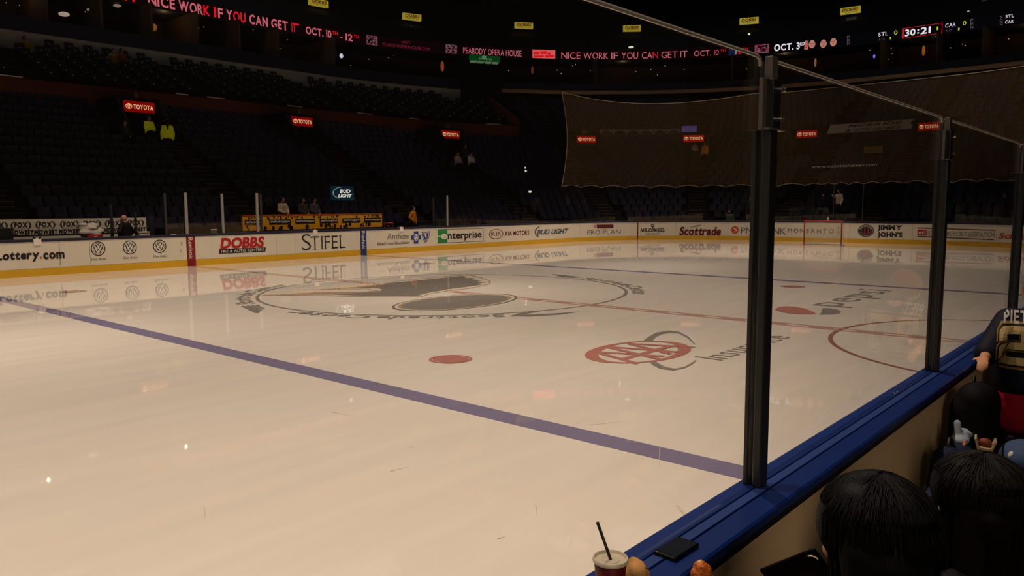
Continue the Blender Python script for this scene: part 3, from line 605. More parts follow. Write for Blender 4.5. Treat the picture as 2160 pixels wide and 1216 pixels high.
def quilt(a, b, z0, z1, mats, root, n=9, d=25.98):
    s0, s1 = rx(a), rx(b)
    bs = [MB() for _ in mats]
    for i in range(n):
        for j in range(n):
            u0, u1 = s0+(s1-s0)*i/n, s0+(s1-s0)*(i+1)/n; v0, v1 = z0+(z1-z0)*j/n, z0+(z1-z0)*(j+1)/n
            k = random.choice((0, 0, 1, 2)) if min(i, j, n-1-i, n-1-j) > 0 else random.choice((1, 2, 2))
            bs[k].add([rp(u0, d, v0), rp(u1, d, v0), rp(u1, d, v1), rp(u0, d, v1)], [(0, 1, 2, 3)])
    for q, m_ in zip(bs, mats): q.build('picture', m_, root)
for a, b in ((773, 796), (940, 964), (1592, 1622)): quilt(a, b, 15.52, 16.28, (LBK, LDIM, LGREY), t)
rt('VISIT', 847, 866, LDIM, 15.95, 16.2, bold=0); rt('PEABODYOPERAHOUSE.COM', 807, 907, LDIM, 15.58, 15.84, bold=0, track=.06)
rt('PEABODY OPERA HOUSE', 977, 1100, LPINK, 15.62, 16.14, bold=0)
s0, s1 = rx(1123), rx(1171); MB().band(s0, s1, [(25.962, 15.55), (25.962, 16.3), (25.995, 16.3), (25.995, 15.55)], .5).build('picture', emit_mat('led_poster', (238, 96, 96), .8), t)
mb = MB()
for u0, u1, v0, v1 in ((.04, .3, 15.85, 16.1), (.34, .62, 15.9, 16.2), (.66, .8, 15.86, 16.08), (.06, .5, 15.62, 15.8), (.54, .95, 15.64, 15.84)): mb.add([rp(s0+(s1-s0)*u, 25.955, v) for u, v in ((u0, v0), (u1, v0+.02), (u1, v1), (u0, v1-.04))], [(0, 1, 2, 3)])
mb.build('picture', LRED, t)
for w_, a, b, c in (('NICE', 1184, 1224, LPINK), ('WORK', 1231, 1283, LPINK), ('IF', 1289, 1304, LPINK), ('YOU', 1311, 1346, LPINK), ('CA', 1354, 1376, LPINK), ('N', 1377, 1388, LRED), ('GET', 1395, 1429, LPINK), ('IT', 1435, 1450, LPINK)): rt(w_, a, b, c, 15.55, 16.12, bold=.0)
rt('OCT. 10', 1464, 1516, LPINK, 15.60, 16.08, bold=0); rt('TH', 1519, 1531, LRED, 15.85, 16.1, bold=0)
s0, s1 = rx(1537), rx(1552); MB().band(s0, s1, [(25.965, 15.5), (25.965, 16.2), (25.995, 16.2), (25.995, 15.5)], .5).build('picture', LBLUE, t)
rt('-', 1539, 1544, LWHITE, 15.6, 16.0); rt('1', 1550, 1553, LWHITE, 15.6, 16.06); rt('2', 1556, 1564, LRED, 15.6, 16.06); rt('TH', 1567, 1577, LRED, 15.85, 16.1, bold=0)
t2 = thing('ribbon_display', 'black score ribbon with white game clock on the right', 'display', rp((jm+SEND)/2, 26, RB0), 'lit message ribbons around the bowl')
MB().band(jm+.03, SEND, [(26, RB0), (26, RB1), (26.25, RB1), (26.25, RB0)], .18).build('screen', LBK, t2)
rt('OCT. 3', 1633, 1687, LWHITE, 15.62, 16.15, root=t2); rt('RD', 1688, 1697, LWHITE, 15.9, 16.15, root=t2)
def face(px, zc, k=1):
    s = rx(px); mb = MB(); annulus(mb, lambda r, a: rp(s+r*.27*k*kk(s, 26)*math.cos(a), 25.962, zc+r*.36*k*math.sin(a)), 0, 1, n=20); mb.build('picture', LSKIN, t2)
    mb = MB(); annulus(mb, lambda r, a: rp(s+r*.31*k*kk(s, 26)*math.cos(a), 25.955, zc+.06+r*.38*k*math.sin(a)), .72, 1, .1, PI-.1, n=16)
    for dx in (-.1, .1): annulus(mb, lambda r, a: rp(s+(dx+r*.05*math.cos(a))*kk(s, 26), 25.955, zc+.05+r*.025*math.sin(a)), 0, 1, n=8)
    annulus(mb, lambda r, a: rp(s+r*.09*kk(s, 26)*math.cos(a), 25.955, zc-.15+r*.02*math.sin(a)), 0, 1, n=8); mb.build('picture', LBK, t2)
quilt(1697, 1705, 15.5, 16.25, (LRED, LGREY, LSKIN), t2, 6)
for px, zc in ((1713, 15.92), (1737, 15.86), (1758, 15.9)): face(px, zc)
for px in (1790, 2050): 
    for i, ch in enumerate('PEN'): rt(ch, px-3, px+3, LGREY, 16.08-.27*i, 16.28-.27*i, bold=0, root=t2)
rt('STL', 1853, 1873, LWHITE, 15.93, 16.22, bold=0, root=t2); rt('T.O.', 1853, 1867, LGREY, 15.58, 15.72, bold=0, root=t2); rt('0', 1886, 1893, LYEL, 15.9, 16.22, bold=0, root=t2); rt('1', 1877, 1879.5, LYEL, 15.58, 15.76, bold=0, root=t2)
mb = MB(); a, b = rx(1903), rx(1988)
for u0, u1, v0, v1 in ((a, b, 15.5, 15.53), (a, b, 16.27, 16.3), (a, a+.04, 15.5, 16.3), (b-.04, b, 15.5, 16.3)): mb.add([rp(u0, 25.962, v0), rp(u1, 25.962, v0), rp(u1, 25.962, v1), rp(u0, 25.962, v1)], [(0, 1, 2, 3)])
mb.build('clock_frame', LRED, t2)
rt('30', 1909, 1931, LWHITE, 15.66, 16.14, root=t2); mb = MB()
for v in (15.78, 16.0): s = rx(1937); e6 = .06*kk(s, 26); mb.add([rp(s-e6, 25.962, v-.05), rp(s+e6, 25.962, v-.05), rp(s+e6, 25.962, v+.05), rp(s-e6, 25.962, v+.05)], [(0, 1, 2, 3)])
mb.build('lettering', LWHITE, t2); rt('21', 1942, 1963, LWHITE, 15.66, 16.14, root=t2); rt('1', 1976, 1979, LYEL, 15.8, 16.06, bold=0, root=t2)
rt('CAR', 1994, 2016, LWHITE, 15.9, 16.18, bold=0, root=t2); rt('T.O.', 1994, 2010, LGREY, 15.56, 15.7, bold=0, root=t2); rt('1', 2021, 2024, LYEL, 15.56, 15.74, bold=0, root=t2); rt('0', 2031, 2038, LYEL, 15.9, 16.2, bold=0, root=t2)
for i, ch in enumerate('SOG'): rt(ch, 2109, 2115, LGREY, 16.02-.24*i, 16.2-.24*i, bold=0, root=t2)
rt('STL', 2121, 2139, LWHITE, 15.98, 16.2, bold=0, root=t2); rt('CAR', 2120, 2138, LWHITE, 15.58, 15.8, bold=0, root=t2)

# ---- yellow signs hanging above the ribbon
YBOX = emit_mat('sign_yellow', (206, 186, 66), .42, noise=.15, scale=2); MAROON = emit_mat('sign_maroon', (110, 40, 22), .25)
for i, (px, py, hw, where) in enumerate(((672, 6, 20, 'at the top edge, leftmost of the row'), (869, 36, 19, 'second from left in the row'), (1105, 54, 19, 'third from left in the row'), (1333, 60, 18.5, 'left of the big post, lowest of the row'), (1580, 44, 20, 'just above and left of the big post'), (1794, 22, 21, 'rightmost of the row'))):
    s, z = ring_hit(px, py, 28); s0, s1 = ring_x(px-hw, 28, z), ring_x(px+hw, 28, z)
    t = thing('hanging_sign', 'small lit yellow sign with maroon lettering, '+where, 'sign', rp(s, 28, z-.3), 'yellow signs above the ribbon')
    MB().band(s0, s1, [(27.9, z-.27), (27.9, z+.27), (28.2, z+.27), (28.2, z-.27)], .6).build('light_box', YBOX, t)
    w = s1-s0; mb = MB(); text_into(mb, 'DOBBS', lambda u, v: rp(s0+w*.1+u, 27.885, z-.06+v), w*.8, .24, bold=.028, track=.05, shear=.16); mb.build('lettering', MAROON, t)
    mb = MB(); text_into(mb, 'TIRE & AUTO', lambda u, v: rp(s0+w*.16+u, 27.885, z-.19+v), w*.68, .09, bold=0, track=.08); mb.build('lettering', BLACK, t)
    MB().band(s-.05*kk(s, 28), s+.05*kk(s, 28), [(28.0, z+.27), (28.0, z+1.6), (28.1, z+1.6), (28.1, z+.27)], .6).build('hanger', DARKW, t)
for px, py, hw, hh, lab in ((1107, 85, 5, 10, 'pale speaker box under the third yellow sign'), (1796, 41, 10, 5, 'pale box under the rightmost yellow sign'), (866, 62, 2, 8, 'thin pale pole under the second yellow sign'), (2076, 3, 5, 4, 'pale box at the top edge far right')):
    s, z = ring_hit(px, py, 27.6); s0, s1 = ring_x(px-hw, 27.6, z), ring_x(px+hw, 27.6, z); q = hh*.036
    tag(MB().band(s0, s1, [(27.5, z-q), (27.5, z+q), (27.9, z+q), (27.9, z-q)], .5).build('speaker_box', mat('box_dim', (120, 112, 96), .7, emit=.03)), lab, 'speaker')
# ---- green sign on the corner pier
s0, s1 = ring_x(992, 21, 14), ring_x(1054, 21, 14); sm = (s0+s1)/2
t = thing('pier_sign', 'green lit box sign on the dark corner pier under the ribbon', 'sign', rp(sm, 21.2, 13.7))
zt = ring_hit(1020, 117, 21)[1]; zb = ring_hit(1020, 129, 21)[1]; zl = ring_hit(1020, 138, 22)[1]
MB().band(s0, s1, [(20.9, zb), (20.9, zt), (21.25, zt), (21.25, zb)], .4).build('light_box', emit_mat('sign_green', (8, 84, 34), .4), t)
mb = MB(); text_into(mb, 'enterprise', lambda u, v: rp(sm-.35*(s1-s0)*.6+u, 20.885, zb+.10+v), (s1-s0)*.42, .16, bold=0); mb.build('lettering', emit_mat('sign_pale_green', (150, 200, 160), .5), t)
mb = MB(); ring_oval(mb, 1021, 120.5, 4.5, 2.6, 20.885, .6); mb.build('emblem', emit_mat('sign_pale_green', (150, 200, 160), .5), t)
mb = MB()
for i in range(4):
    u0 = s0+(s1-s0)*(.03+i*.245); u1 = u0+(s1-s0)*.20; dz = zb-zl
    mb.add([rp(u0, 20.92, zb-.02), rp(u1, 20.92, zb-.02), rp(u1, 21.24, zl), rp(u0, 21.24, zl), rp(u0, 21.24, zb-.02), rp(u1, 21.24, zb-.02)], [(0, 1, 2, 3), (0, 3, 4), (1, 5, 2), (2, 5, 4, 3)])
mb.build('lamp_panel', emit_mat('panel_pale', (120, 150, 120), .4), t)
# ---- small lights inside the suites
def glow(px, py, d, r, rgb, st, name, label, cat, group=None, rz=None):
    s, z = ring_hit(px, py, d); c = rp(s, d, z); k = (c-CAM).dot(FWD)/FPX
    o = MB().ball((c.x, c.y, c.z), (r*k, r*k, (rz or r)*k), 10, 6).build(name, emit_mat('glow_%d_%d_%d' % rgb, rgb, st)); return tag(o, label, cat, group)
DL = [(13, 6), (41, 11), (80, 27), (406, 62), (419, 59), (430, 57), (534, 63), (568, 98), (593, 102), (778, 125), (820, 122), (831, 117), (740, 138), (1047, 145), (1073, 149), (1208, 139), (1214, 136), (1175, 148), (1184, 155), (1245, 149), (1403, 139), (1373, 147), (1443, 147), (1387, 158), (1575, 145), (1341, 151), (1657, 138), (1575, 145), (1880, 102), (1882, 113), (2030, 93), (2036, 96), (2128, 82), (2073, 76), (2083, 82), (2005, 101), (1835, 106), (1875, 125), (493, 76), (606, 84), (1289, 190), (1317, 185), (1320, 187), (1555, 180), (180, 25)]
for px, py in DL: glow(px, py, 26.4, random.uniform(.7, 1.15), (214, 180, 140), .7, 'suite_downlight', 'tiny warm ceiling light inside a dark suite', 'light', 'tiny lights inside the suites')
for px, py, r, rz, rgb, st, lab in ((135, 30, 11, 4.5, (200, 184, 168), .6, 'largest pale ceiling lamp at the top left'), (190, 21, 7, 3, (176, 156, 140), .45, 'second pale lamp right of the largest at top left'), (247, 12, 8, 3, (176, 156, 140), .45, 'third pale lamp under the ribbon at top left'),
                                    (324, 58, 7, 8, (176, 104, 44), .4, 'orange wall lamp inside a left suite'), (720, 118, 4, 5, (205, 215, 245), .9, 'bluish white screen glow in a suite left of centre'), (1331, 100, 6, 2.4, (240, 236, 226), .9, 'white lamp on top of the ribbon near the centre'), (1507, 104, 3, 1.5, (230, 220, 205), .8, 'small white lamp on the ribbon under its date'),
                                    (933, 140, 4, 11, (180, 96, 50), .35, 'orange curtain lamp left of the green sign'), (1875, 61, 5, 2, (236, 236, 236), .9, 'white lamp on top of the score ribbon beside its clock'), (2043, 25, 4, 2, (200, 200, 196), .7, 'white lamp above the right end of the score ribbon'), (2045, 37, 7, 1.5, (120, 118, 114), .4, 'faint long lamp above the right end of the score ribbon'),
                                    (1844, 119, 2.2, 4, (120, 120, 240), .9, 'small blue light in a suite under the clock'), (1948, 107, 3, 11, (190, 110, 40), .35, 'amber curtain lamp under the clock'), (1720, 132, 2.2, 9, (190, 130, 70), .35, 'amber curtain lamp under the portraits'), (1580, 72, 2.4, 1.8, (250, 232, 170), .9, 'pair of yellow bulbs under the fifth yellow sign'), (1123, 148, 3, 8, (130, 70, 50), .3, 'dim rust lamp right of the green sign')):
    glow(px, py, 26.45 if py > 62 and px < 1850 or py > 100 else 26.9 if py < 62 and px > 1200 else 26.4, r, rgb, st, 'suite_lamp', lab, 'light', None, rz)
for px, py, r in ((1108, 354, 2), (1109, 361, 2.4), (1118, 405, 4)): glow(px, py, 8 if py < 400 else 4.0, r, (235, 225, 205), .8, 'aisle_light', 'small white aisle light in the dark corner, ' + {354: 'topmost of three', 361: 'middle of three', 405: 'lowest and brightest'}[py], 'light', None, r*.55 if py > 400 else r)
for s, d, p in ((3, 26.5, 4), (12, 26.5, 4), (20, 26.5, 4), (29.5, 26.5, 4), (33, 26.5, 4), (38, 26.5, 4), (44, 26.5, 4)):
    q = rp(s, d, 15.1); lamp('POINT', (q.x, q.y, q.z), p*2.2, col=(1, .72, .42), size=.09 if s < 13 else 0)  # unseen points added to bring out the suites' brown walls

# ================================================================== players' benches across the ice
PANELW = mat('bench_panel', (198, 190, 174), .5, .3); YPAN = mat('bench_yellow', (226, 160, 40), .45, .3); SPOT = mat('spot_brown', (40, 22, 14), .5, .3); STEEL = mat('post_grey', (134, 130, 126), .35, .5); DKPOST = mat('post_dark', (14, 14, 22), .4, .4); REDP = mat('plastic_red', (150, 24, 20), .35, .5); DKGREY = mat('dark_grey', (44, 42, 44), .6, .3)
def dx(px, d, z=1.4): return ring_x(px, d, z)
def bench(px0, px1, label, panel, z0, s0=None):
    a = dx(px0, 2.4) if s0 is None else s0; b = dx(px1, 2.4)
    t = thing('bench_wall', label, 'bench wall', rp((a+b)/2, 2.45, .1))
    MB().band(a, b, [(2.4, .1), (2.4, z0-.03), (2.6, z0-.03), (2.6, .1)]).build('lower_wall', PANELW, t)
    MB().band(a, b, [(2.39, z0-.03), (2.39, z0+.01), (2.6, z0+.01), (2.6, z0-.03)]).build('rail', BLACK, t)
    MB().band(a, b, [(2.4, z0+.01), (2.4, 1.76), (2.5, 1.76), (2.5, z0+.01)]).build('panel', panel, t)
    MB().band(a+.1, b-.1, [(1.75, .68), (1.75, .74), (2.15, .74), (2.15, .68)]).build('seat', mat('bench_seat', (70, 66, 70), .6), t)
    mb = MB()
    for i in range(8): u = a+.3+(b-a-.6)*i/7; mb.band(u-.03, u+.03, [(1.85, .1), (1.85, .68), (2.05, .68), (2.05, .1)])
    mb.build('seat_support', DKGREY, t)
    return t
t = bench(0, 309, 'white bench wall with repeated black oval sports logos', PANELW, 1.22, s0=-11.5)
FD = 2.39
for i, px in enumerate((-58, -6, 44.5, 96, 147, 194, 240, 286)):
    k = 1.0-.0006*px; mb = MB(); s, z = dx(px, FD, 1.55), 1.56
    for a0, a1 in ((-.95, .95), (PI-.95, PI+.95)):
        n = 14; vs = []
        for j in range(n+1): a = a0+(a1-a0)*j/n; w = .8+.13*(abs(2*j/n-1)); vs += [rp(s+.31*math.cos(a), FD, z+.18*math.sin(a)), rp(s+.31*w*math.cos(a), FD, z+.19*(.8+.15*abs(2*j/n-1))*math.sin(a))]
        mb.add(vs, [(2*j, 2*j+1, 2*j+3, 2*j+2) for j in range(n)])
    mb.build('emblem', DKGREY, t)
    mb = MB(); text_into(mb, 'FOX', lambda u, v: rp(s-.20+u, FD, z-.06+v), .40, .15, bold=.05, track=.05); mb.build('lettering', INK, t)
    mb = MB(); text_into(mb, 'MIDWEST', lambda u, v: rp(s-.37+u, FD, 1.26+v), .74, .13, bold=.05, track=.05, shear=.15); mb.build('lettering', INK, t)
    mb = MB(); text_into(mb, 'SPORTS', lambda u, v: rp(s-.13+u, FD, z-.125+v), .28, .035, bold=0, track=.1); mb.build('lettering', DKGREY, t)
t = bench(512, 806, 'yellow bench wall with dark spots and repeated name plates', YPAN, 1.13)
a, b = dx(512, 2.4), dx(806, 2.4); mb = MB(); rnd = random.Random(3)
for i in range(70):
    s = rnd.uniform(a+.1, b-.1); up = i % 2; z = rnd.uniform(1.62, 1.71) if up else rnd.uniform(1.19, 1.33); r = rnd.uniform(.03, .10 if not up else .05)
    r = min(r, 1.75-z, z-1.15); annulus(mb, lambda q, e: rp(s+q*r*math.cos(e), FD-.001*(i % 5), z+q*r*math.sin(e)), 0, 1, n=14)
o = mb.build('spot_pattern', SPOT, t); o['kind'] = 'stuff'
for p0, p1 in ((516, 554), (568, 613), (623, 665), (674, 713), (722, 760), (768, 804)):
    s0, s1 = dx(p0, FD, 1.5), dx(p1, FD, 1.5); mb = MB(); mb.add([rp(s0, FD-.01, 1.40), rp(s1, FD-.01, 1.40), rp(s1, FD-.01, 1.59), rp(s0, FD-.01, 1.59)], [(0, 1, 2, 3)]); mb.build('name_plate', BLACK, t)
    mb = MB(); text_into(mb, 'theParkingSpot', lambda u, v: rp(s0+.05+u, FD-.016, 1.46+v), s1-s0-.1, .085, bold=.028, track=.04); mb.build('lettering', WHITE, t)
MB().band(a, b, [(2.38, 1.76), (2.38, 1.80), (2.52, 1.80), (2.52, 1.76)]).build('rail', mat('rail_orange', (170, 70, 24), .5), t)
def postz(px, pyt, d, w, m_, label, name='glass_post', zb=1.165):
    s, zt = ring_hit(px, pyt, d); q = w/2*kk(s, d)
    return tag(MB().band(s-q, s+q, [(d-.03, zb), (d-.03, zt), (d+.03, zt), (d+.03, zb)], .3).build(name, m_, bevel=.004), label, 'post', 'posts along the far boards')
for px, py, w, m_, lab in ((390.5, 407, .10, STEEL, 'pale glass post just left of the red centre strip'), (467.5, 409, .085, STEEL, 'pale glass post above the slanted red lettering'), (541, 408, .10, STEEL, 'pale glass post at the left end of the yellow bench wall'), (943, 413, .085, STEEL, 'pale glass post above the green square advert'),
                           (233, 432, .10, DKPOST, 'dark post left of the bald man'), (285, 448, .08, DKPOST, 'dark post right of the bald man'), (319, 455, .16, DKPOST, 'wide dark post at the end of the white bench wall'), (346.5, 408, .07, DKGREY, 'dim post two left of the red centre strip'), (549, 410, .08, DKGREY, 'dim post doubled beside the pale bench end post'), (914, 416, .06, DKGREY, 'dim post above the blue shield advert')):
    postz(px, py, .06 if m_ is not DKPOST else .75, w, m_, lab, zb=1.165 if m_ is not DKPOST else .1)
# things kept on and around the benches
def on_board(px, py, label, i):
    s, z = ring_hit(px, py, -.02); t = thing('bottle_holder', label, 'bottle holder', rp(s, .04, 1.165))
    MB().band(s-.11, s+.11, [(-.03, .98), (-.03, 1.17), (.0, 1.19), (.12, 1.19), (.12, 1.17), (-.02, 1.16), (-.02, .98)], .2).build('tray', WHITE, t, bevel=.008)
    mb = MB()
    for k in (-.08, .08): mb.ball(rp(s+k, .0, 1.20), (.045, .045, .04), 10, 6)
    mb.build('clip', BLACK, t, smooth=True)
on_board(79, 512, 'white holder hung on the board with the web address', 0); on_board(665, 493, 'white holder hung over the large serif lettering', 1); on_board(847, 488, 'white holder hung above the blue cross advert', 2)
def lump(c, r, n, seed, squash=.7):
    rn = random.Random(seed); mb = MB()
    for i in range(n): mb.ball((c[0]+rn.uniform(-r, r)*.8, c[1]+rn.uniform(-r, r)*.5, c[2]+rn.uniform(0, r)*squash), (rn.uniform(.3, .6)*r, rn.uniform(.3, .6)*r, rn.uniform(.15, .35)*r), 10, 7)
    return mb
s, _ = ring_hit(194, 500, 1.3); c = rp(s, 1.3, .1)
t = thing('towel_bin', 'red cooler heaped with crumpled white towels at the bench', 'cooler', c)
MB().lathe(c, [(.22, 0), (.25, .05), (.32, 1.0), (.35, 1.10), (.31, 1.12)], 20).build('bucket', REDP, t, smooth=True)
fuse(lump((c.x, c.y, c.z+1.12), .36, 20, 5, 1.0).ball((c.x, c.y, c.z+1.17), (.30, .26, .12)), 'towel_heap', mat('towel', (168, 162, 154), .9, .1), t, .03, 3)
mb = MB(); annulus(mb, lambda r, a: (c.x+.0+r*math.cos(a)*.08, c.y-.335, c.z+.98+r*math.sin(a)*.1), .55, 1, .6, 5.4, 16); mb.build('emblem', WHITE, t)
def bottle(mb, c, r, h): mb.lathe(c, [(r, 0), (r, h*.68), (r*.5, h*.78), (r*.35, h*.82), (r*.3, h)], 12)
def bottles(px, py, d, zb, label, n=4):
    s, _ = ring_hit(px, py, d); c = rp(s, d, zb); t = thing('bottle_carrier', label, 'bottle carrier', c)
    MB().box((c.x-.22, c.y-.13, c.z), (c.x+.22, c.y+.13, c.z+.14)).build('crate', REDP, t, bevel=.01)
    for i in range(n): mb = MB(); bottle(mb, (c.x-.15+.1*i, c.y, c.z+.02), .036, .26); mb.build('bottle', REDP, t, smooth=True)
    MB().tube([(c.x-.2, c.y, c.z+.14), (c.x-.17, c.y, c.z+.34), (c.x+.17, c.y, c.z+.34), (c.x+.2, c.y, c.z+.14)], .012, 6).build('handle', REDP, t)
bottles(38, 488, 2.0, .742, 'red bottle carrier in front of the oval logo wall', 4); bottles(641, 474, 2.0, .742, 'red bottle carrier left of centre of the yellow wall', 4); bottles(744, 474, 2.0, .742, 'red bottle carrier on the right half of the yellow wall', 4)
for px, py0, py1, hw, d, m_, lab, nm, cat in ((8, 482, 498, 15, 1.2, BLACK, 'black equipment box at the left edge behind the boards', 'equipment_box', 'box'), (820, 470, 487, 8, 1.2, REDP, 'dark red bin at the right end of the yellow bench', 'bin', 'bin'), (451, 484, 496, 6, .6, WHITE, 'white bucket between two pale glass posts', 'bucket', 'bucket'), (302, 489, 499, 13, 1.85, PANELW, 'pale box beside the dark post right of the bald man', 'storage_box', 'box'), (366, 494, 500, 5, .3, WHITE, 'small white tub left of the red centre strip', 'tub', 'tub'), (927, 477, 481, 3.5, .3, WHITE, 'small white tub left of the rightmost pale post', 'tub', 'tub')):
    s, zt = ring_hit(px, py0, d); sA, sB = ring_x(px-hw, d, zt), ring_x(px+hw, d, zt); c = rp(s, d, .1); w = (sB-sA)/2; t = thing(nm, lab, cat, c)
    if nm in ('bucket', 'bin', 'tub'):
        MB().lathe(c, [(w*.8, 0), (w, zt-.14), (w*1.06, zt-.14), (w*1.06, zt-.10), (w*.9, zt-.10), (w*.85, zt-.22)], 18).build('body', m_, t, smooth=True); MB().tube([(c.x-w, c.y, zt-.05), (c.x-w*.7, c.y-w*.8, zt-.18), (c.x+w*.7, c.y-w*.8, zt-.18), (c.x+w, c.y, zt-.05)], .01, 6).build('handle', STEEL, t)
    else:
        MB().box((c.x-w, c.y-.2, .1), (c.x+w, c.y+.2, zt-.05)).build('body', m_, t, bevel=.015); MB().box((c.x-w-.01, c.y-.21, zt-.05), (c.x+w+.01, c.y+.21, zt)).build('lid', m_, t, bevel=.01)
# lit drinks screen between the stands and the bench
s0, s1 = ring_x(699, 2.9, 3.0), ring_x(746, 2.9, 3.0); zb = ring_hit(722, 423, 2.9)[1]; zt = ring_hit(722, 393, 2.9)[1]; sm = (s0+s1)/2
t = thing('beer_screen', 'lit blue beer screen above the yellow bench wall', 'screen', rp(sm, 2.95, zb))
MB().band(s0, s1, [(2.9, zb), (2.9, zt), (3.0, zt), (3.0, zb)], .4).build('screen', emit_mat('screen_blue', (12, 42, 60), .30, noise=.9, scale=2.5), t)
MB().tube([rp(sm, 3.0, .9), rp(sm, 3.0, zb)], .04).build('stand', DKPOST, t)
W_ = s1-s0; H_ = zt-zb; mb = MB(); sl = emit_mat('screen_white', (226, 232, 228), .75); text_into(mb, 'BUD', lambda u, v: rp(sm-.14*W_+u, 2.885, zb+H_*.52+v), W_*.48, H_*.24, bold=.028, track=.04, shear=.2); text_into(mb, 'LIGHT', lambda u, v: rp(sm-.22*W_+u, 2.885, zb+H_*.22+v), W_*.62, H_*.21, bold=.028, track=.04, shear=.2); mb.build('lettering', sl, t)
mb = MB(); annulus(mb, lambda r, a: rp(sm-.02*W_+r*W_*.44*math.cos(a), 2.885, zb+H_*.52+r*H_*.44*math.sin(a)), .90, 1, 1.7, 4.3, 24); mb.build('arc', emit_mat('screen_pale', (120, 160, 165), .5), t)

# ================================================================== glass and netting across the ice
CLEAR = glass_mat('glass_clear', (.975, .97, .96), .035); EDGE = mat('glass_edge', (90, 92, 92), .3, .5)
def far_panes(s0, s1, zt, n, group):
    for i in range(n):
        a, b = s0+(s1-s0)*i/n+.02, s0+(s1-s0)*(i+1)/n-.02
        tag(MB().band(a, b, [(.055, 1.165), (.055, zt), (.067, zt), (.067, 1.165)], .5).build('rink_glass', CLEAR), 'clear glass sheet standing on the '+group, 'glass pane', 'glass sheets on the '+group)
sa = [ring_x(p, .06, 1.8) for p in (350, 387, 394.5, 464, 471, 536, 919, 940)]
for a, b, lab in ((0, 1, 'narrow glass sheet left of the red centre strip'), (2, 3, 'glass sheet between first and second pale posts'), (4, 5, 'glass sheet between second and third pale posts'), (6, 7, 'narrow glass sheet left of the rightmost pale post')):
    tag(MB().band(sa[a], sa[b], [(.055, 1.165), (.055, 2.6), (.067, 2.6), (.067, 1.165)], .5).build('rink_glass', CLEAR), lab, 'glass pane')
g0 = ring_x(947, .06, 1.8); far_panes(g0, S1, 2.6, 5, 'far side boards'); far_panes(S1, S2, 3.2, 8, 'far corner boards'); far_panes(S2, S3, 3.2, 5, 'end boards'); far_panes(S3, SEND, 3.2, 4, 'right corner boards')
for px in (1758, 1820):
    s = ring_x(px, .06, 2); q = .02; tag(MB().band(s-q, s+q, [(.03, 1.165), (.03, 3.2), (.1, 3.2), (.1, 1.165)], .3).build('glass_post', DKGREY), 'thin post in the end glass, '+('left' if px < 1800 else 'right')+' of the pair beside the white jersey', 'post', 'posts along the far boards')
# protective net hung behind the goal
NETM = mesh_net_mat('net_mesh', (150, 120, 84), .085); ROPE = mat('net_rope', (120, 108, 90), .8, .2)
n0 = ring_x(1185, .25, 5); t = thing('safety_net', 'sheer brown safety net hanging above the end glass', 'net', rp((n0+SEND)/2, .25, 3.25))
ss = ring_steps(n0, SEND, .5); mb = MB(); vs = []; nz = 8
def topz(s):
    u = (s-n0)/(SEND-n0); return 8.55-.35*math.sin(PI*min(1, u*2.6))-.1*(u > .4)
TIES = [ring_x(p, .25, 3.25) for p in (1185, 1226, 1268, 1318, 1372, 1424, 1478, 1532, 1592, 1640, 1700, 1735, 1760, 1790, 1822, 1860, 1905, 1960, 2010, 2060, 2110)]+[SEND]
def botz(s):
    for a, b in zip(TIES, TIES[1:]):
        if a <= s <= b: u = (s-a)/max(b-a, 1e-6); return 3.14+.16*(1-(2*u-1)**2)
    return 3.2
ss = ring_steps(n0, SEND, .22)
for s in ss:
    for j in range(nz+1): v = j/nz; vs.append(rp(s+(.45*math.sin(PI*v)*max(0, 1-(s-n0)/4)), .25, botz(s)*(1-v)+topz(s)*v))
mb.add(vs, [(i*(nz+1)+j, (i+1)*(nz+1)+j, (i+1)*(nz+1)+j+1, i*(nz+1)+j+1) for i in range(len(ss)-1) for j in range(nz)]); mb.build('mesh', NETM, t, smooth=True)
MB().tube([rp(s, .25, topz(s)) for s in ss], .018, 5).build('top_rope', ROPE, t); MB().tube([rp(s, .25, botz(s)) for s in ss], .016, 5).build('bottom_rope', ROPE, t)
MB().tube([rp(n0+.45*math.sin(PI*j/nz), .25, botz(n0)*(1-j/nz)+topz(n0)*j/nz) for j in range(nz+1)], .02, 5).build('side_rope', ROPE, t)
mb = MB(); text_into(mb, 'www.mcbridehomes.com', lambda u, v: rp(ring_x(1712, .2, 4.2)+u, .2, ring_hit(1712, 355, .2)[1]+v), ring_x(1850, .2, 4.2)-ring_x(1712, .2, 4.2), .15, bold=0, track=.08); mb.build('lettering', mat('net_print', (150, 140, 150), .7), t)

# banners hanging on the end stand
def banner(px0, px1, pyt, pyb, d, label, m_, lean=0, words=None, ink=None):
    s0, z = ring_hit(px0, pyb, d); s1 = ring_x(px1, d, z); zt = ring_hit((px0+px1)/2, pyt, d)[1]; z = ring_hit((px0+px1)/2, pyb, d)[1]
    t = thing('banner', label, 'banner', rp((s0+s1)/2, d, z))
    MB().prism([(0, z), (lean, zt), (lean, zt+.02), (.03, z)], lambda s, a, b: rp(s, d+a, b), ring_steps(s0, s1, .4)).build('cloth', m_, t)
    if words:
        for i, w_ in enumerate(words):
            h = (zt-z)/len(words); mb = MB(); text_into(mb, w_, lambda u, v: rp(s0+(s1-s0)*.14+u, d-.04+lean*((zt-(i+.8)*h+v-z)/(zt-z)), zt-(i+.8)*h+v), (s1-s0)*.72, h*.6, bold=.028, shear=.2); mb.build('lettering', ink, t)
    return t
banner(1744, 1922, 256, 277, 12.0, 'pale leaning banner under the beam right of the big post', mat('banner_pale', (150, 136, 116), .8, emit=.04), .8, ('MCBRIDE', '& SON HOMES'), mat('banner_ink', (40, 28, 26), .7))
bt = banner(1266, 1436, 273, 284, 12.2, 'dim grey banner of vehicle pictures between two red signs', mat('banner_dim', (96, 92, 84), .8, emit=.03), .1)
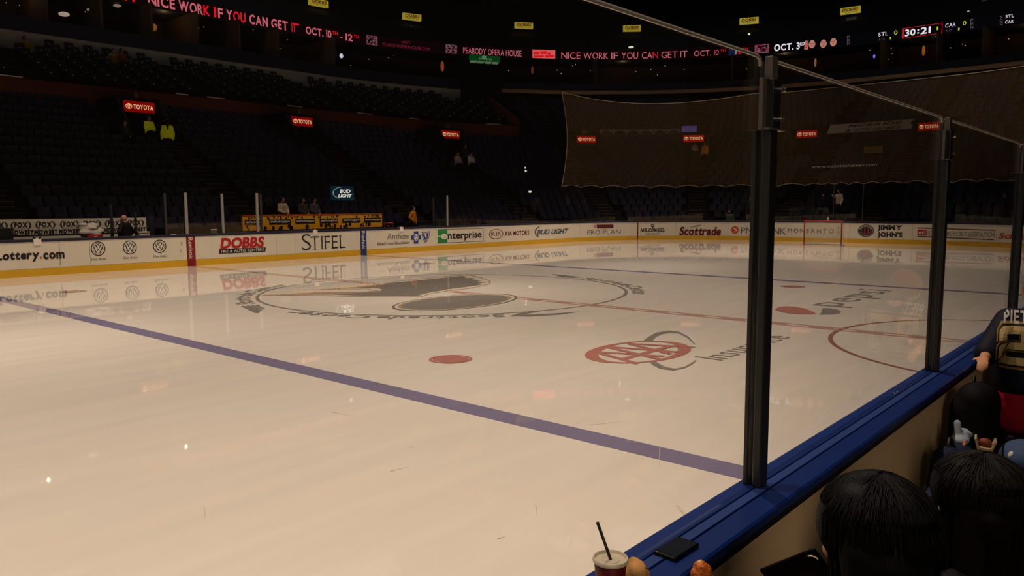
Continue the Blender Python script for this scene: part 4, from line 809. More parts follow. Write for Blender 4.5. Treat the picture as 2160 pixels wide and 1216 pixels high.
s0, s1 = ring_x(1266, 12.1, 7.2), ring_x(1436, 12.1, 7.2); zc = ring_hit(1350, 280, 12.1)[1]
for i in range(6):
    u = s0+(s1-s0)*(i+.5)/6; mb = MB(); w = (s1-s0)/15
    mb.add([rp(u+a*w, 12.12, zc+b) for a, b in ((-1, -.12), (1, -.12), (1.05, .02), (.5, .04), (.3, .14), (-.4, .14), (-.7, .03), (-1.05, .0))], [tuple(range(8))]); mb.build('picture', mat('banner_dark', (22, 20, 18), .8), bt)
for px, py, hw, hh, rgb, lab in ((1454, 272, 16, 7, (78, 66, 120), 'lilac screen above the red sign left of the big post'), (1842, 316, 20, 7, (70, 58, 20), 'dull yellow board behind the net under the leaning banner')):
    s, z = ring_hit(px, py, 12.6 if py < 300 else 10.5); dd = 12.6 if py < 300 else 10.5; s0, s1 = ring_x(px-hw, dd, z), ring_x(px+hw, dd, z); k = hh*.033
    if py < 300: z = max(z, 7.58+k)
    t = thing('screen' if py < 300 else 'sign_board', lab, 'screen' if py < 300 else 'sign', rp(s, dd, z-k)); MB().band(s0, s1, [(dd, z-k), (dd, z+k), (dd+.1, z+k), (dd+.1, z-k)], .4).build('panel', emit_mat('panel_%d' % px, rgb, .5 if py < 300 else .16, noise=.4, scale=2), t); MB().band(s0-.04*kk(s, dd), s1+.04*kk(s, dd), [(dd+.02, z-k-.04), (dd+.02, z+k+.04), (dd+.12, z+k+.04), (dd+.12, z-k-.04)], .4).build('frame', DARKW, t)

# ================================================================== goal
GRED = mat('goal_red', (150, 22, 18), .4, .4); GNET = mesh_net_mat('goal_net', (196, 186, 170), .30)
t = thing('hockey_goal', 'red framed goal with pale netting in front of the end boards', 'goal', (27.13, 0, 0))
for sy in (1, -1): MB().tube([(27.13, sy*.945, 0), (27.13, sy*.945, 1.25)], .032, 10).build('post', GRED, t)
MB().tube([(27.13, -.945, 1.25), (27.13, .945, 1.25)], .032, 10).build('crossbar', GRED, t)
bk = [(27.13, .945), (27.5, 1.0), (27.95, .86), (28.2, .45), (28.24, 0), (28.2, -.45), (27.95, -.86), (27.5, -1.0), (27.13, -.945)]
MB().tube([(x, y, .03) for x, y in bk], .03, 8).build('base_frame', mat('goal_white', (206, 200, 190), .5), t)
tp = [(27.13+(x-27.13)*.45, y*.97) for x, y in bk]; mb = MB(); mb.add([(x, y, .05) for x, y in bk]+[(x, y, 1.22) for x, y in tp], [(i, i+1, i+10, i+9) for i in range(8)]); mb.build('net', GNET, t)
mb = MB(); mb.add([(x, y, 1.22) for x, y in tp], [tuple(range(9))]); mb.build('top_net', mesh_net_mat('goal_top', (120, 40, 34), .55), t)
MB().tube([(x, y, 1.23) for x, y in tp], .022, 6).build('top_frame', GRED, t)
c = (27.36, -.18, 1.252); t = thing('water_bottle', 'white water bottle standing on top of the goal', 'bottle', c); mb = MB(); bottle(mb, c, .04, .24); mb.build('body', WHITE, t, smooth=True); MB().lathe((c[0], c[1], c[2]+.2), [(.022, 0), (.02, .05)], 10).build('cap', GRED, t)

# ================================================================== NEAR SIDE: boards, ledge, posts, glass, floor
LEDGE = mat('ledge_blue', (11, 40, 108), .38, .45, noise=.12, scale=6); LEDGE2 = mat('ledge_blue_strip', (40, 64, 130), .45, .4, noise=.15, scale=8); NEARW = mat('near_board_tan', (214, 184, 146), .6, .3, noise=.10, scale=1.5)
NX0, NX1 = -16.0, 21.9
def along(prof, x0=NX0, x1=NX1): return MB().prism(prof, lambda t, a, b: Vector((t, a, b)), [x0+(x1-x0)*i/30 for i in range(31)])
struct(along([(-13.075, 0), (-13.075, 1.03), (-13.245, 1.03), (-13.245, 0)]).build('wall_near_boards', NEARW))
lo = struct(along([(-13.062, 1.035), (-13.062, 1.066), (-13.068, 1.072), (-13.136, 1.072), (-13.140, 1.064), (-13.144, 1.064), (-13.146, 1.070), (-13.180, 1.070), (-13.183, 1.062), (-13.187, 1.062), (-13.190, 1.071), (-13.268, 1.069), (-13.276, 1.062), (-13.276, 1.035)]).build('trim_3', LEDGE))
along([(-13.1455, 1.0705), (-13.1455, 1.0722), (-13.1805, 1.0722), (-13.1805, 1.0705)]).build('glass_channel', LEDGE2, lo)
along([(-13.245, .995), (-13.245, 1.034), (-13.262, 1.034), (-13.262, .995)]).build('ledge_shade', BLACK, lo)  # black strip painting the shade under the ledge lip
struct(along([(-13.245, .47), (-13.245, .50), (-13.268, .495), (-13.268, .47)]).build('trim_4', mat('near_trim', (190, 170, 140), .5)))
struct(MB().box((NX0, -13.245, .0), (NX1, -13.03, .0001)).build('trim_5', KICK))
struct(MB().box((-16, -19, .1), (22, -13.25, .3)).build('floor_front_row', mat('near_floor', (44, 40, 38), .8, noise=.2, scale=3)))
struct(MB().box((-16, -21, .3), (22, -14.75, .52)).build('floor_second_row', CONC))
NGLASS = glass_mat('glass_near', (.965, .935, .90), .03, .004); NPOST = mat('near_post', (30, 29, 30), .38, .5); CLAMP = mat('post_clamp', (96, 90, 84), .4, .5, metal=.3); CHROME = mat('chrome', (190, 185, 178), .2, .5, metal=.9)
PX = [-13.42, -10.745, -8.09, -5.215, -2.5]; PY = -13.125; GT = 2.652
for i, x in enumerate(PX[1:4]):
    lab = ('nearest dark glass post rising from the blue ledge', 'second dark glass post along the blue ledge', 'third dark glass post by the navy jersey')[i]
    t = thing('glass_support', lab, 'post', (x, PY, 1.072), 'dark posts on the near ledge')
    MB().box((x-.032, PY-.040, 1.0722), (x+.032, PY-.002, 2.41)).build('column', NPOST, t, bevel=.008)
    MB().box((x-.028, PY+.016, 1.0722), (x+.020, PY+.034, 2.40)).build('front_flange', NPOST, t, bevel=.004)
    MB().box((x-.012, PY-.004, 1.0722), (x+.012, PY+.018, 2.64)).build('web', BLACK, t)
    MB().box((x-.034, PY-.046, 2.40), (x+.034, PY-.008, 2.575)).build('clamp', NPOST, t, bevel=.003)
    for sx_, nm in ((-1, 'clamp_plate'), (1, 'clamp_plate')): MB().box((x+sx_*.062-.016, PY-.026, 2.395), (x+sx_*.062+.016, PY-.010, 2.575)).build(nm, CLAMP, t, bevel=.003)
    MB().box((x-.070, PY-.05, 2.395), (x+.070, PY-.006, 2.402)).build('clamp_edge', CLAMP, t)
    MB().box((x-.026, PY-.036, 2.575), (x+.026, PY-.006, 2.655)).build('top_section', CLAMP, t, bevel=.003)
    for zz in (2.435, 2.54):
        for dx_ in (.012, .034): MB().tube([(x+dx_, PY-.046, zz), (x+dx_, PY-.062, zz)], .007, 8).build('bolt', CHROME, t)
NEDGE = mat('glass_rim', (150, 140, 128), .35, .5)
for i in range(4):
    a, b = PX[i]+.034, PX[i+1]-.034
    t = thing('rink_glass', ('clear glass sheet left of the nearest dark post', 'clear glass sheet between nearest and second dark posts', 'clear glass sheet between second and third dark posts', 'clear glass sheet right of the third dark post')[i], 'glass pane', ((a+b)/2, PY, 1.073), 'glass sheets on the near ledge')
    MB().box((a, PY, 1.073), (b, PY+.012, GT)).build('sheet', NGLASS, t)
    MB().tube([(a+.0, PY+.006, GT-.03), (a+.004, PY+.006, GT-.008), (a+.03, PY+.006, GT+.003), (b-.03, PY+.006, GT+.003), (b-.004, PY+.006, GT-.008), (b, PY+.006, GT-.03)], .0065, 6).build('rim', NEDGE, t)

# ---- things on the ledge
c = at_z(1287, 1262, 1.072); lid = at_depth(1283, 1172, (c-CAM).dot(FWD)); h = lid.z-1.072
t = thing('drink_cup', 'dark red paper cup with pale lid and black straw on the blue ledge', 'cup', (c.x, c.y, 1.0725))
cx, cy = c.x, c.y; rr_ = .0455
MB().lathe((cx, cy, 1.0725), [(rr_*.72, 0), (rr_*.74, .003), (rr_*.97, h-.016), (rr_*.94, h-.014), (rr_*.70, .006)], 28).build('cup', mat('cup_red', (96, 12, 14), .45, .4, noise=.2, scale=30), t, smooth=True)
MB().lathe((cx, cy, 1.0725), [(rr_*.98, h-.012), (rr_*1.05, h-.011), (rr_*1.07, h-.006), (rr_*1.03, h-.0005), (rr_*.96, h), (rr_*.90, h-.008), (rr_*.55, h-.009), (rr_*.50, h-.006), (rr_*.3, h-.0065), (rr_*.05, h-.0065)], 36).build('lid', mat('cup_lid', (206, 196, 176), .4, .4), t, smooth=False)
sd = (at_depth(1260, 1105, (lid-CAM).dot(FWD)-.01)-Vector((cx, cy, 1.0725+h-.01)))
MB().tube([Vector((cx, cy, 1.0725+h*.25))-sd*.02, Vector((cx, cy, 1.0725+h-.006)), Vector((cx, cy, 1.0725+h-.006))+sd], .0042, 8).build('straw', mat('straw_black', (24, 12, 10), .4), t, smooth=True)
ph = at_z(1427, 1155, 1.083); ax = (at_z(1452, 1136, 1.083)-at_z(1397, 1170, 1.083)).normalized(); ay = Vector((-ax.y, ax.x, 0)); Mx = Matrix(((ax.x, ay.x, 0, ph.x), (ax.y, ay.y, 0, ph.y), (0, 0, 1, 1.0722), (0, 0, 0, 1)))
t = thing('smartphone', 'black smartphone lying flat on the blue ledge', 'phone', (ph.x, ph.y, 1.0722))
MB().box((-.073, -.040, .001), (.073, .040, .012), M=Mx).build('body', mat('phone_black', (6, 6, 7), .5, .15), t, bevel=.008)
MB().box((-.062, -.036, .012), (.062, .036, .0128), M=Mx).build('screen', mat('phone_glass', (4, 4, 5), .2, .15), t, bevel=.0004)
MB().tube([Mx @ Vector((-.070, .026, .0124)), Mx @ Vector((-.070, .026, .0131))], .004, 10).build('button', CHROME, t)
w0 = at_z(1341, 1240, 1.073); t = thing('food_wrapper', 'crumpled tan paper wrapper beside the drink cup on the ledge', 'wrapper', (w0.x, w0.y, 1.0725)); rn = random.Random(11)
TANP = mat('wrapper_tan', (196, 148, 92), .7, .2, noise=.25, scale=40, bump=.4)
fuse(MB().ball((w0.x, w0.y, 1.115), (.034, .034, .045), fn=lambda q, w: w*(1+.10*math.sin(5*q.x+3*q.z)+.06*math.sin(9*q.y))).ball((w0.x+.022, w0.y+.0, 1.10), (.03, .028, .03)).ball((w0.x-.012, w0.y-.012, 1.13), (.026, .03, .026)), 'paper', TANP, t, .004, 2)
MB().tube([(w0.x-.028, w0.y-.022, 1.138), (w0.x-.006, w0.y-.036, 1.144), (w0.x+.016, w0.y-.030, 1.130)], [.002, .004, .002], 6).build('fold', mat('wrapper_fold', (120, 78, 40), .8), t, smooth=True)

# ================================================================== PEOPLE
SKIN = mat('skin', (206, 150, 116), .55, .35, noise=.06, scale=30); SKIN2 = mat('skin_ruddy', (170, 116, 92), .55, .35); HAIRB = mat('hair_black', (12, 9, 8), .62, .22, noise=.4, scale=60); HAIRD = mat('hair_brown', (24, 15, 11), .62, .22, noise=.4, scale=60); HAIRR = mat('hair_auburn', (140, 78, 34), .5, .4, noise=.3, scale=60)
def frame(az):
    f = Vector((math.cos(az), math.sin(az), 0)); return f, Vector((f.y, -f.x, 0)), Vector((0, 0, 1))   # forward, right, up
def head_into(mb, c, az, pitch=0, r=.1, full=True):
    f, rt_, up = frame(az); M = Matrix((rt_, f, up)).transposed() @ Matrix.Rotation(-pitch, 3, 'X'); c = Vector(c)
    P = lambda x, y, z: c+M @ Vector((x*r, y*r, z*r))
    mb.ball(c, (r*.78, r*.95, r*1.12), 18, 12, fn=lambda q, w: Vector((w.x*(1-.22*max(0, -q.z)), w.y+(.12*r if q.z < -.3 else 0), w.z)), M=M.to_4x4())
    mb.cap(P(0, .45, -.7), .42*r, P(0, .62, -.82), .30*r, 10)            # jaw and chin
    mb.cap(P(0, .92, .12), .08*r, P(0, 1.10, -.22), .15*r, 8)            # nose
    for s in (-1, 1):
        mb.ball(P(s*.36, .80, -.12), .2*r, 8, 6); mb.ball(P(s*.34, .84, .22), .13*r, 8, 6)   # cheeks and brows
        mb.ball(P(s*.80, -.02, -.1), (.11*r, .22*r, .32*r), 8, 7, M=M.to_4x4())              # ears
    mb.cap(P(-.2, .93, -.48), .09*r, P(.2, .93, -.48), .09*r, 8)         # lips
    return M, P
def hand_into(mb, wrist, palm_dir, nrm, curl=.6, k=1.0, side=1):
    d = Vector(palm_dir).normalized(); n = Vector(nrm).normalized(); a = d.cross(n).normalized()*side; w = Vector(wrist)
    mb.cap(w, .026*k, w+d*.045*k, .028*k, 8)
    for i, (o, L) in enumerate(((-.030, .070), (-.010, .080), (.010, .075), (.028, .058))):
        p = w+d*.075*k+a*o*k; mb.cap(w+d*.03*k+a*o*.7*k, .014*k, p, .0105*k, 8); q = p
        for j in range(3):
            ang = curl*(j+.6)*.62; q2 = q+(d*math.cos(ang)-n*math.sin(ang))*L*k*.40; mb.cap(q, .0098*k, q2, .0088*k, 8); q = q2
    t0 = w+d*.02*k-a*.022*k; t1 = t0+(d*.6-a*.8).normalized()*.038*k; t2 = t1+(d*.85-a*.3-n*.4*curl).normalized()*.032*k
    mb.cap(t0, .014*k, t1, .011*k, 8); mb.cap(t1, .011*k, t2, .009*k, 8)
def hair_mat(name, rgb):
    mt = mat(name, rgb, .6, .12); nt = mt.node_tree; b = nt.nodes['Principled BSDF']; tc = nt.nodes.new('ShaderNodeTexCoord'); mp = nt.nodes.new('ShaderNodeMapping'); mp.inputs['Scale'].default_value = (130, 130, 9)
    nz = nt.nodes.new('ShaderNodeTexNoise'); nz.inputs['Scale'].default_value = 1; nz.inputs['Detail'].default_value = 3; bp = nt.nodes.new('ShaderNodeBump'); bp.inputs['Strength'].default_value = .7; bp.inputs['Distance'].default_value = .003
    nt.links.new(tc.outputs['Object'], mp.inputs[0]); nt.links.new(mp.outputs[0], nz.inputs['Vector']); nt.links.new(nz.outputs['Fac'], bp.inputs['Height']); nt.links.new(bp.outputs['Normal'], b.inputs['Normal']); return mt
HAIRB = hair_mat('hair_combed_black', (6, 5, 5)); HAIRD2 = hair_mat('hair_combed_brown', (14, 9, 7))
def hair_strands(mb, pts, n, spread, L, rad, rn, down=Vector((0, 0, -1))):
    for i in range(n):
        p, nr = pts(rn); q = p+nr*.012; path = [p-nr*.004]
        for j in range(5): path.append(path[-1]+(nr*(.10-.03*j)+down*(.9+.22*j)).normalized()*L/5+Vector((rn.uniform(-1, 1), rn.uniform(-1, 1), 0))*spread)
        mb.tube(path, [rad, rad, rad, rad*.9, rad*.7, rad*.3], 4, caps=False)
def person(name, label, loc, group=None):
    return thing(name, label, 'person', loc, group)

def near_sitter(label, head, az, hair_mat, top_mat, leg_mat, hair_len, hands=None, pitch=.25, floor=.3, seat_z=.74, hair_w=1.0):
    """a seated figure; head centre given, the torso hangs below it, knees forward along az"""
    f, r, u = frame(az); H = Vector(head); base = Vector((H.x, H.y, 0))-f*.10
    neck = H-u*.16-f*.03; chest = Vector((base.x, base.y, H.z-.36)); hip = Vector((base.x, base.y, seat_z+.09))-f*.06
    t = person('person', label, (base.x, base.y, floor))
    b = MB(); head_into(b, H, az, -pitch, .104); b.cap(H-u*.08-f*.02, .05, neck-u*.05, .056)
    shs = {s: neck-u*.11+r*s*.165-f*.01 for s in (-1, 1)}
    b.cap(chest+r*.07, .10, hip+r*.06, .11); b.cap(chest-r*.07, .10, hip-r*.06, .11); b.cap(neck-u*.09, .07, chest, .11)
    limbs = []
    for s in (-1, 1):
        kn = hip+f*.42+r*s*.10+u*.03; an = Vector((kn.x, kn.y, floor+.08))-f*.02; limbs += [(hip+r*s*.08, .085, kn, .062), (kn, .06, an, .042)]
        b.cap(an-u*.03, .04, an+f*.14-u*.05, .03); hd = hands[s] if hands else kn+u*.10-f*.1
        el = (shs[s]+Vector(hd))/2-u*.13+r*s*.07-f*.02; limbs += [(shs[s], .05, el, .042), (el, .04, Vector(hd)-(Vector(hd)-el).normalized()*.09, .028)]
        dn = (Vector(hd)-el).normalized(); hand_into(b, Vector(hd)-dn*.09, dn, u, .9, 1.0, s)
    for L in limbs: b.cap(*L)
    fuse(b, 'body', SKIN, t, .009, 3)
    g = MB(); g.cap(chest+r*.08, .125, hip+r*.07, .135); g.cap(chest-r*.08, .125, hip-r*.07, .135); g.cap(neck-u*.10, .075, chest+u*.02, .13); g.cap(shs[-1], .07, shs[1], .07)
    for L in limbs[2:4]+limbs[6:8]: g.cap(L[0], L[1]+.022, L[2], L[3]+.018)
    fuse(g, 'jacket', top_mat, t, .012, 4)
    g = MB(); g.cap(hip+r*.08, .12, hip-r*.08, .12)
    for L in limbs[0:2]+limbs[4:6]: g.cap(L[0], L[1]+.02, L[2], L[3]+.02)
    fuse(g, 'trousers', leg_mat, t, .014, 4)
    for s in (-1, 1):
        kn = hip+f*.42+r*s*.10; an = Vector((kn.x, kn.y, floor+.045))-f*.03; MB().cap(an-f*.02, .042, an+f*.17-u*.005, .036).build('shoe', BLACK, t, smooth=True)
    rn = random.Random(int(abs(H.x)*100)); hm = MB()
    hm.ball(H+u*.028-f*.022, (.112*hair_w, .118*hair_w, .118), 20, 14); hm.ball(H-f*.055-u*.02, (.108*hair_w, .09, .12), 16, 10)
    hm.ball(H+u*.09+r*.03-f*.0, (.07, .07, .055), 12, 8); hm.ball(H+u*.085-r*.045-f*.01, (.06, .07, .055), 12, 8)
    low = hair_len
    for s in (-1, 1): hm.cap(H+r*s*.07*hair_w-f*.045, .055, H+r*s*.068*hair_w-f*.06-u*low, .042)
    hm.cap(H-f*.08, .07, H-f*.085-u*low, .05)
    fuse(hm, 'hair', hair_mat, t, .008, 3)
    st = MB()
    c0 = H+u*.028-f*.022; R0 = Vector((.113*hair_w, .119*hair_w, .119)); part = .25
    for i in range(320):
        a = rn.uniform(0, 2*PI); front = math.cos(a) > .45; e_end = .42 if front else -.55; kx = rn.uniform(1.0, 1.035); path = []
        for j in range(9):
            e = 1.53+(e_end-1.53)*j/8; aa = a+(rn.uniform(-.05, .05) if j else 0)
            path.append(c0+f*(math.cos(aa)*math.cos(e)*R0.y*kx)+r*((math.sin(aa)*math.cos(e)+part*.12*(e > 1.2))*R0.x*kx)+u*(math.sin(e)*R0.z*kx))
        if not front:
            for j in range(3): path.append(path[-1]-u*low*.3+(c0-path[-1]).normalized()*.004+r*rn.uniform(-.005, .005))
        st.tube(path, [.0015]*(len(path)-1)+[.0006], 4, caps=False)
    o = st.build('hair_strands', hair_mat, t, smooth=True); o['kind'] = 'stuff'
    return t, f, r, u
JBLK = mat('jacket_black', (8, 8, 9), .75, .15, noise=.3, scale=40); JNAVY = mat('jersey_navy', (14, 18, 40), .7, .2, noise=.25, scale=60); JEAN = mat('jeans', (22, 30, 58), .8, .2, noise=.3, scale=80)
H1 = at_depth(1830, 1128, 1.78); food = at_depth(1478, 1198, 2.2); hl = food-Vector((-.01, .03, .06)); fon = at_depth(1668, 1200, 1.95)
pc, f1, r1, u1 = near_sitter('person with black bobbed hair seen from behind, holding food and a phone', H1, math.radians(72), HAIRB, JBLK, JBLK, .17, hands={-1: hl, 1: fon-Vector((.01, .05, .05))}, hair_w=1.12)
t = thing('fried_food', 'crisp golden fried food in pale paper below the ledge', 'food', tuple(food-Vector((0, 0, .05))))
fuse(MB().ball(food, (.022, .02, .020), fn=lambda q, w: w*(1+.2*math.sin(7*q.x+2)*math.sin(6*q.y+4*q.z))).ball(food+Vector((.012, -.008, -.012)), (.022, .018, .022)).ball(food+Vector((-.012, .006, -.018)), (.018, .018, .024)), 'crust', mat('crust_gold', (196, 104, 36), .45, .5, noise=.6, scale=90, bump=.6), t, .003, 1)
mb = MB(); mb.ball(food+Vector((-.004, .002, .016)), (.008, .006, .006), 8, 6); mb.build('crust_highlight', mat('highlight_cream', (232, 206, 140), .4), t, smooth=True)  # cream blob painting the highlight on the crust
n = 12; mb = MB(); mb.prism([(0, 0), (.034, .028), (.032, .030), (0, .003)], lambda a, x, z: food+Vector((.004+x*math.cos(a), -.004+x*math.sin(a)*.8, -.052+z)), [2*PI*i/n for i in range(n+1)], caps=False); mb.build('paper', mat('paper_pink', (190, 150, 140), .7), t)
t = thing('smartphone', 'black smartphone held up in the hand beside the black bobbed hair', 'phone', tuple(fon))
fx = (at_depth(1730, 1172, 1.90)-at_depth(1600, 1222, 2.0)).normalized(); fz = (CAM-fon).normalized(); fy = fz.cross(fx).normalized(); fz = fx.cross(fy); Mf = Matrix(((fx.x, fy.x, fz.x, fon.x), (fx.y, fy.y, fz.y, fon.y), (fx.z, fy.z, fz.z, fon.z), (0, 0, 0, 1)))
Mf = Mf @ Matrix.Rotation(.5, 4, 'X')
MB().box((-.075, -.052, -.005), (.088, .028, .005), M=Mf).build('body', mat('phone_black', (6, 6, 7), .5, .15), t, bevel=.004)
mb = MB(); mb.tube([Mf @ Vector((.062+.018*math.cos(a), -.001+.018*math.sin(a), .006)) for a in [.1+.28*i for i in range(6)]], .0016, 6); mb.build('ring', mat('glint_gold', (240, 214, 160), .2, .5, metal=.6, emit=.25), t, smooth=True)  # glowing arc painting a glint on the case edge
H2 = at_depth(2054, 1048, 2.5)
near_sitter('person with long dark brown hair seated beyond the black bobbed hair', H2, math.radians(70), HAIRD2, JBLK, JEAN, .34, hair_w=1.25)

# ---- the jersey wearer leaning on the ledge
az = math.radians(10); f, r, u = frame(az)
D0 = 5.3; neck = at_depth(2196, 658, D0); hip = at_depth(2190, 858, D0); hip.x, hip.y = neck.x-f.x*.02, neck.y-f.y*.02
L = neck-r*.19-u*.07; R_ = neck+r*.19-u*.07; head = neck+u*.10+f*.10
knee = hip+f*.40-r*.08+u*.02; foot = Vector((knee.x, knee.y, .38)); hand = at_depth(2078, 716, 5.15); hand.z = 1.10
t = person('person', 'person in a navy hockey jersey with cream numbers leaning on the ledge', (hip.x, hip.y, .3))
b = MB(); head_into(b, head, az+.5, -.3, .104); b.cap(head-u*.07, .05, neck, .055)
b.cap(neck-u*.06, .09, hip+u*.2, .12); b.cap(hip-r*.08, .12, hip+r*.08, .12); b.cap(neck-u*.06, .1, hip, .12)
elb = (L+hand)/2-u*.10-f*.05-r*.05; b.cap(L, .055, elb, .045); hd = (hand-elb).normalized(); b.cap(elb, .043, hand-hd*.03, .03); hand_into(b, hand-hd*.03, hd, u, .7, 1.0, -1)
elr = R_-u*.25+f*.1; hr = elr+f*.22; b.cap(R_, .055, elr, .045); b.cap(elr, .043, hr, .03); hand_into(b, hr, f, u, .6, 1, 1)
kr = hip+f*.40+r*.12-u*.02; fr = Vector((kr.x, kr.y, .38))
b.cap(hip-r*.09, .09, knee, .07); b.cap(knee, .065, foot, .05); b.cap(hip+r*.09, .09, kr, .07); b.cap(kr, .065, fr, .05)
fuse(b, 'body', SKIN, t, .012, 3)
j = MB(); j.cap(L+r*.02, .09, R_-r*.02, .09); j.cap(neck-u*.16-r*.10, .15, hip+u*.13-r*.10, .155); j.cap(neck-u*.16+r*.10, .15, hip+u*.13+r*.10, .155); j.cap(L, .085, elb, .085); j.cap(elb, .085, hand-hd*.13, .065); j.cap(R_, .085, elr, .08); j.cap(elr, .08, hr-f*.04, .06); j.cap(neck-u*.02, .075, neck-u*.1, .12)
jo = fuse(j, 'jersey', JNAVY, t, .014, 5)
w = MB(); w.cap(hip+u*.015-r*.10, .165, hip-u*.06-r*.09, .165); w.cap(hip+u*.015+r*.10, .165, hip-u*.06+r*.09, .165); fuse(w, 'waist_sweater', mat('sweater_red', (170, 22, 50), .8, .2, noise=.15, scale=50), t, .014, 4)
w = MB(); w.cap(hip-r*.09-u*.05, .12, knee, .10); w.cap(knee, .10, foot, .075); w.cap(hip+r*.09-u*.05, .12, kr, .10); w.cap(kr, .10, fr, .075); w.cap(hip-r*.1-u*.05, .13, hip+r*.1-u*.05, .13); fuse(w, 'trousers', JBLK, t, .014, 4)
for q in (foot, fr): MB().cap(q-u*.03, .045, Vector((q.x, q.y, .34))+f*.16, .038).build('shoe', BLACK, t, smooth=True)
hm = MB(); hm.ball(head+u*.03-f*.015, (.112, .118, .115), 18, 12); hm.cap(head-f*.06, .075, head-f*.07-u*.10, .05); fuse(hm, 'hair', HAIRR, t, .009, 3)
jm_ = jo.data; off = Vector(t.location); bvh = BVHTree.FromPolygons([v.co+off for v in jm_.vertices], [tuple(p.vertices) for p in jm_.polygons])
def block27(grow):
    vs, fs = [], []; g = grow*1.4; k = CAPH
    def rect(pl, ox):
        cx = sum(p[0] for p in pl)/len(pl); cy = sum(p[1] for p in pl)/len(pl); q = len(vs)
        for x, y in pl: vs.append((ox+(x+(g if x > cx else -g))*.72, (y+(g if y > cy else -g))*k))
        fs.append(tuple(range(q, q+len(pl))))
    for pl in ([(0, .80), (1, .80), (1, .90), (.87, 1), (.13, 1), (0, .90)], [(0, .66), (.27, .66), (.27, .80), (0, .80)], [(.73, .56), (1, .56), (1, .80), (.73, .80)], [(0, .40), (.88, .40), (1, .48), (1, .58), (.12, .58), (0, .50)], [(0, .20), (.27, .20), (.27, .40), (0, .40)], [(0, 0), (1, 0), (1, .20), (0, .20)]): rect(pl, 0)
    for pl in ([(0, .80), (1, .80), (1, 1), (0, 1)], [(.45, 0), (.74, 0), (.86, .42), (.57, .42)], [(.57, .42), (.86, .42), (1, .62), (1, .80), (.72, .80)]): rect(pl, .90)
    x0 = min(v[0] for v in vs); w = max(v[0] for v in vs)-x0
    return [(a-x0, b_) for a, b_ in vs], fs, w
def on_jersey(text, pxl, pyt, H, Wd, bold, mt_, lift, name, cut=7):
    o0 = at_depth(pxl, pyt, D0-.6); bm = bmesh.new(); vs, fs, w_ = layout(text, bold, .12) if text != '27' else block27(bold); V = [bm.verts.new((a/w_*Wd, b_/CAPH*H, 0)) for a, b_ in vs]
    for q in fs:
        try: bm.faces.new([V[i] for i in q])
        except ValueError: pass
    bmesh.ops.triangulate(bm, faces=bm.faces)
    for _ in range(3): bmesh.ops.subdivide_edges(bm, edges=[e for e in bm.edges if e.calc_length() > .03], cuts=1, use_grid_fill=False); bmesh.ops.triangulate(bm, faces=bm.faces)
    mb = MB(); pts = []; ok = []
    for v in bm.verts:
        o = o0+r*v.co.x-u*(H-v.co.y); hit, nr, _, _ = bvh.ray_cast(o, f)
        ok.append(hit is not None); pts.append((hit-f*lift) if hit else o+f*.6)
    bm.verts.index_update(); mb.add(pts, [tuple(v.index for v in q.verts) for q in bm.faces if all(ok[v.index] for v in q.verts)]); bm.free(); mb.build(name, mt_, t)
CREAMN = mat('number_cream', (204, 178, 128), .7, .2, noise=.12, scale=40); NW = mat('name_white', (190, 184, 180), .7, .2)
on_jersey('PIET', 2124, 686, .078, .135, .028, NW, .006, 'name_lettering'); on_jersey('27', 2107, 714, .30, .42, .030, mat('number_gold', (150, 118, 60), .7), .005, 'number_border'); on_jersey('27', 2110, 717, .28, .40, .016, BLACK, .008, 'number_border'); on_jersey('27', 2113, 720, .265, .385, 0.0, CREAMN, .011, 'number')
cb = at_depth(2046, 872, 4.6); cb.y = min(cb.y, -13.40)
tb = thing('coat_bundle', 'tall black coat bundle propped by the near boards beside the jersey wearer', 'coat', (cb.x, cb.y, .3))
fuse(MB().cap((cb.x, cb.y, .42), .115, (cb.x, cb.y, cb.z+.02), .12).cap((cb.x+.10, cb.y-.03, .42), .11, (cb.x+.12, cb.y-.02, cb.z+.06), .115).ball((cb.x+.02, cb.y-.02, cb.z+.08), (.13, .11, .11)).cap((cb.x-.12, cb.y, .40), .09, (cb.x-.10, cb.y, cb.z-.18), .09), 'coat', JBLK, tb, .015, 4)
MB().tube([(cb.x, cb.y, cb.z+.17), (cb.x+.03, cb.y, cb.z+.22), (cb.x+.06, cb.y, cb.z+.17)], .008, 6).build('collar_loop', BLACK, tb, smooth=True)
# floor clutter by the boards
cbag = c = at_depth(2030, 918, 4.5); t = thing('crumpled_bag', 'crumpled white bag on the dark seat by the near boards', 'bag', tuple(c-u*.05))
fuse(MB().ball(c, (.085, .05, .038), fn=lambda q, w: w*(1+.12*math.sin(6*q.x+4*q.z))).cap(c+Vector((-.06, .01, .02)), .018, c+Vector((-.045, .02, .075)), .02).ball(c+Vector((-.05, .0, -.015)), (.06, .05, .03)), 'bag', mat('bag_white', (150, 160, 178), .7, noise=.1, scale=30), t, .006, 2)
c2 = at_depth(2078, 930, 4.4); t = thing('food_tray', 'folded pale paper food tray beside the crumpled white bag', 'tray', tuple(c2-u*.06))
ax = at_depth(2100, 910, 4.4)-c2; MB().prism([(-.036, -.045), (.036, -.05), (.055, .005), (.046, .010), (.030, -.034), (-.028, -.030), (-.042, .018), (-.052, .014)], lambda q, a, b: c2+r*a+u*b+f*q, [-.05, .05]).build('paper', mat('tray_paper', (170, 150, 120), .7, noise=.2, scale=20), t); MB().ball(c2-u*.012, (.028, .035, .026)).build('food', mat('tray_food', (110, 50, 24), .6, noise=.4, scale=50), t, smooth=True)
c3 = at_depth(2032, 945, 4.3); tag(MB().cap(c3-u*.03, .008, c3+u*.035+r*.004, .007).build('snack_stick', mat('snack_orange', (206, 120, 66), .6), smooth=True), 'orange snack stick standing below the crumpled white bag', 'snack')
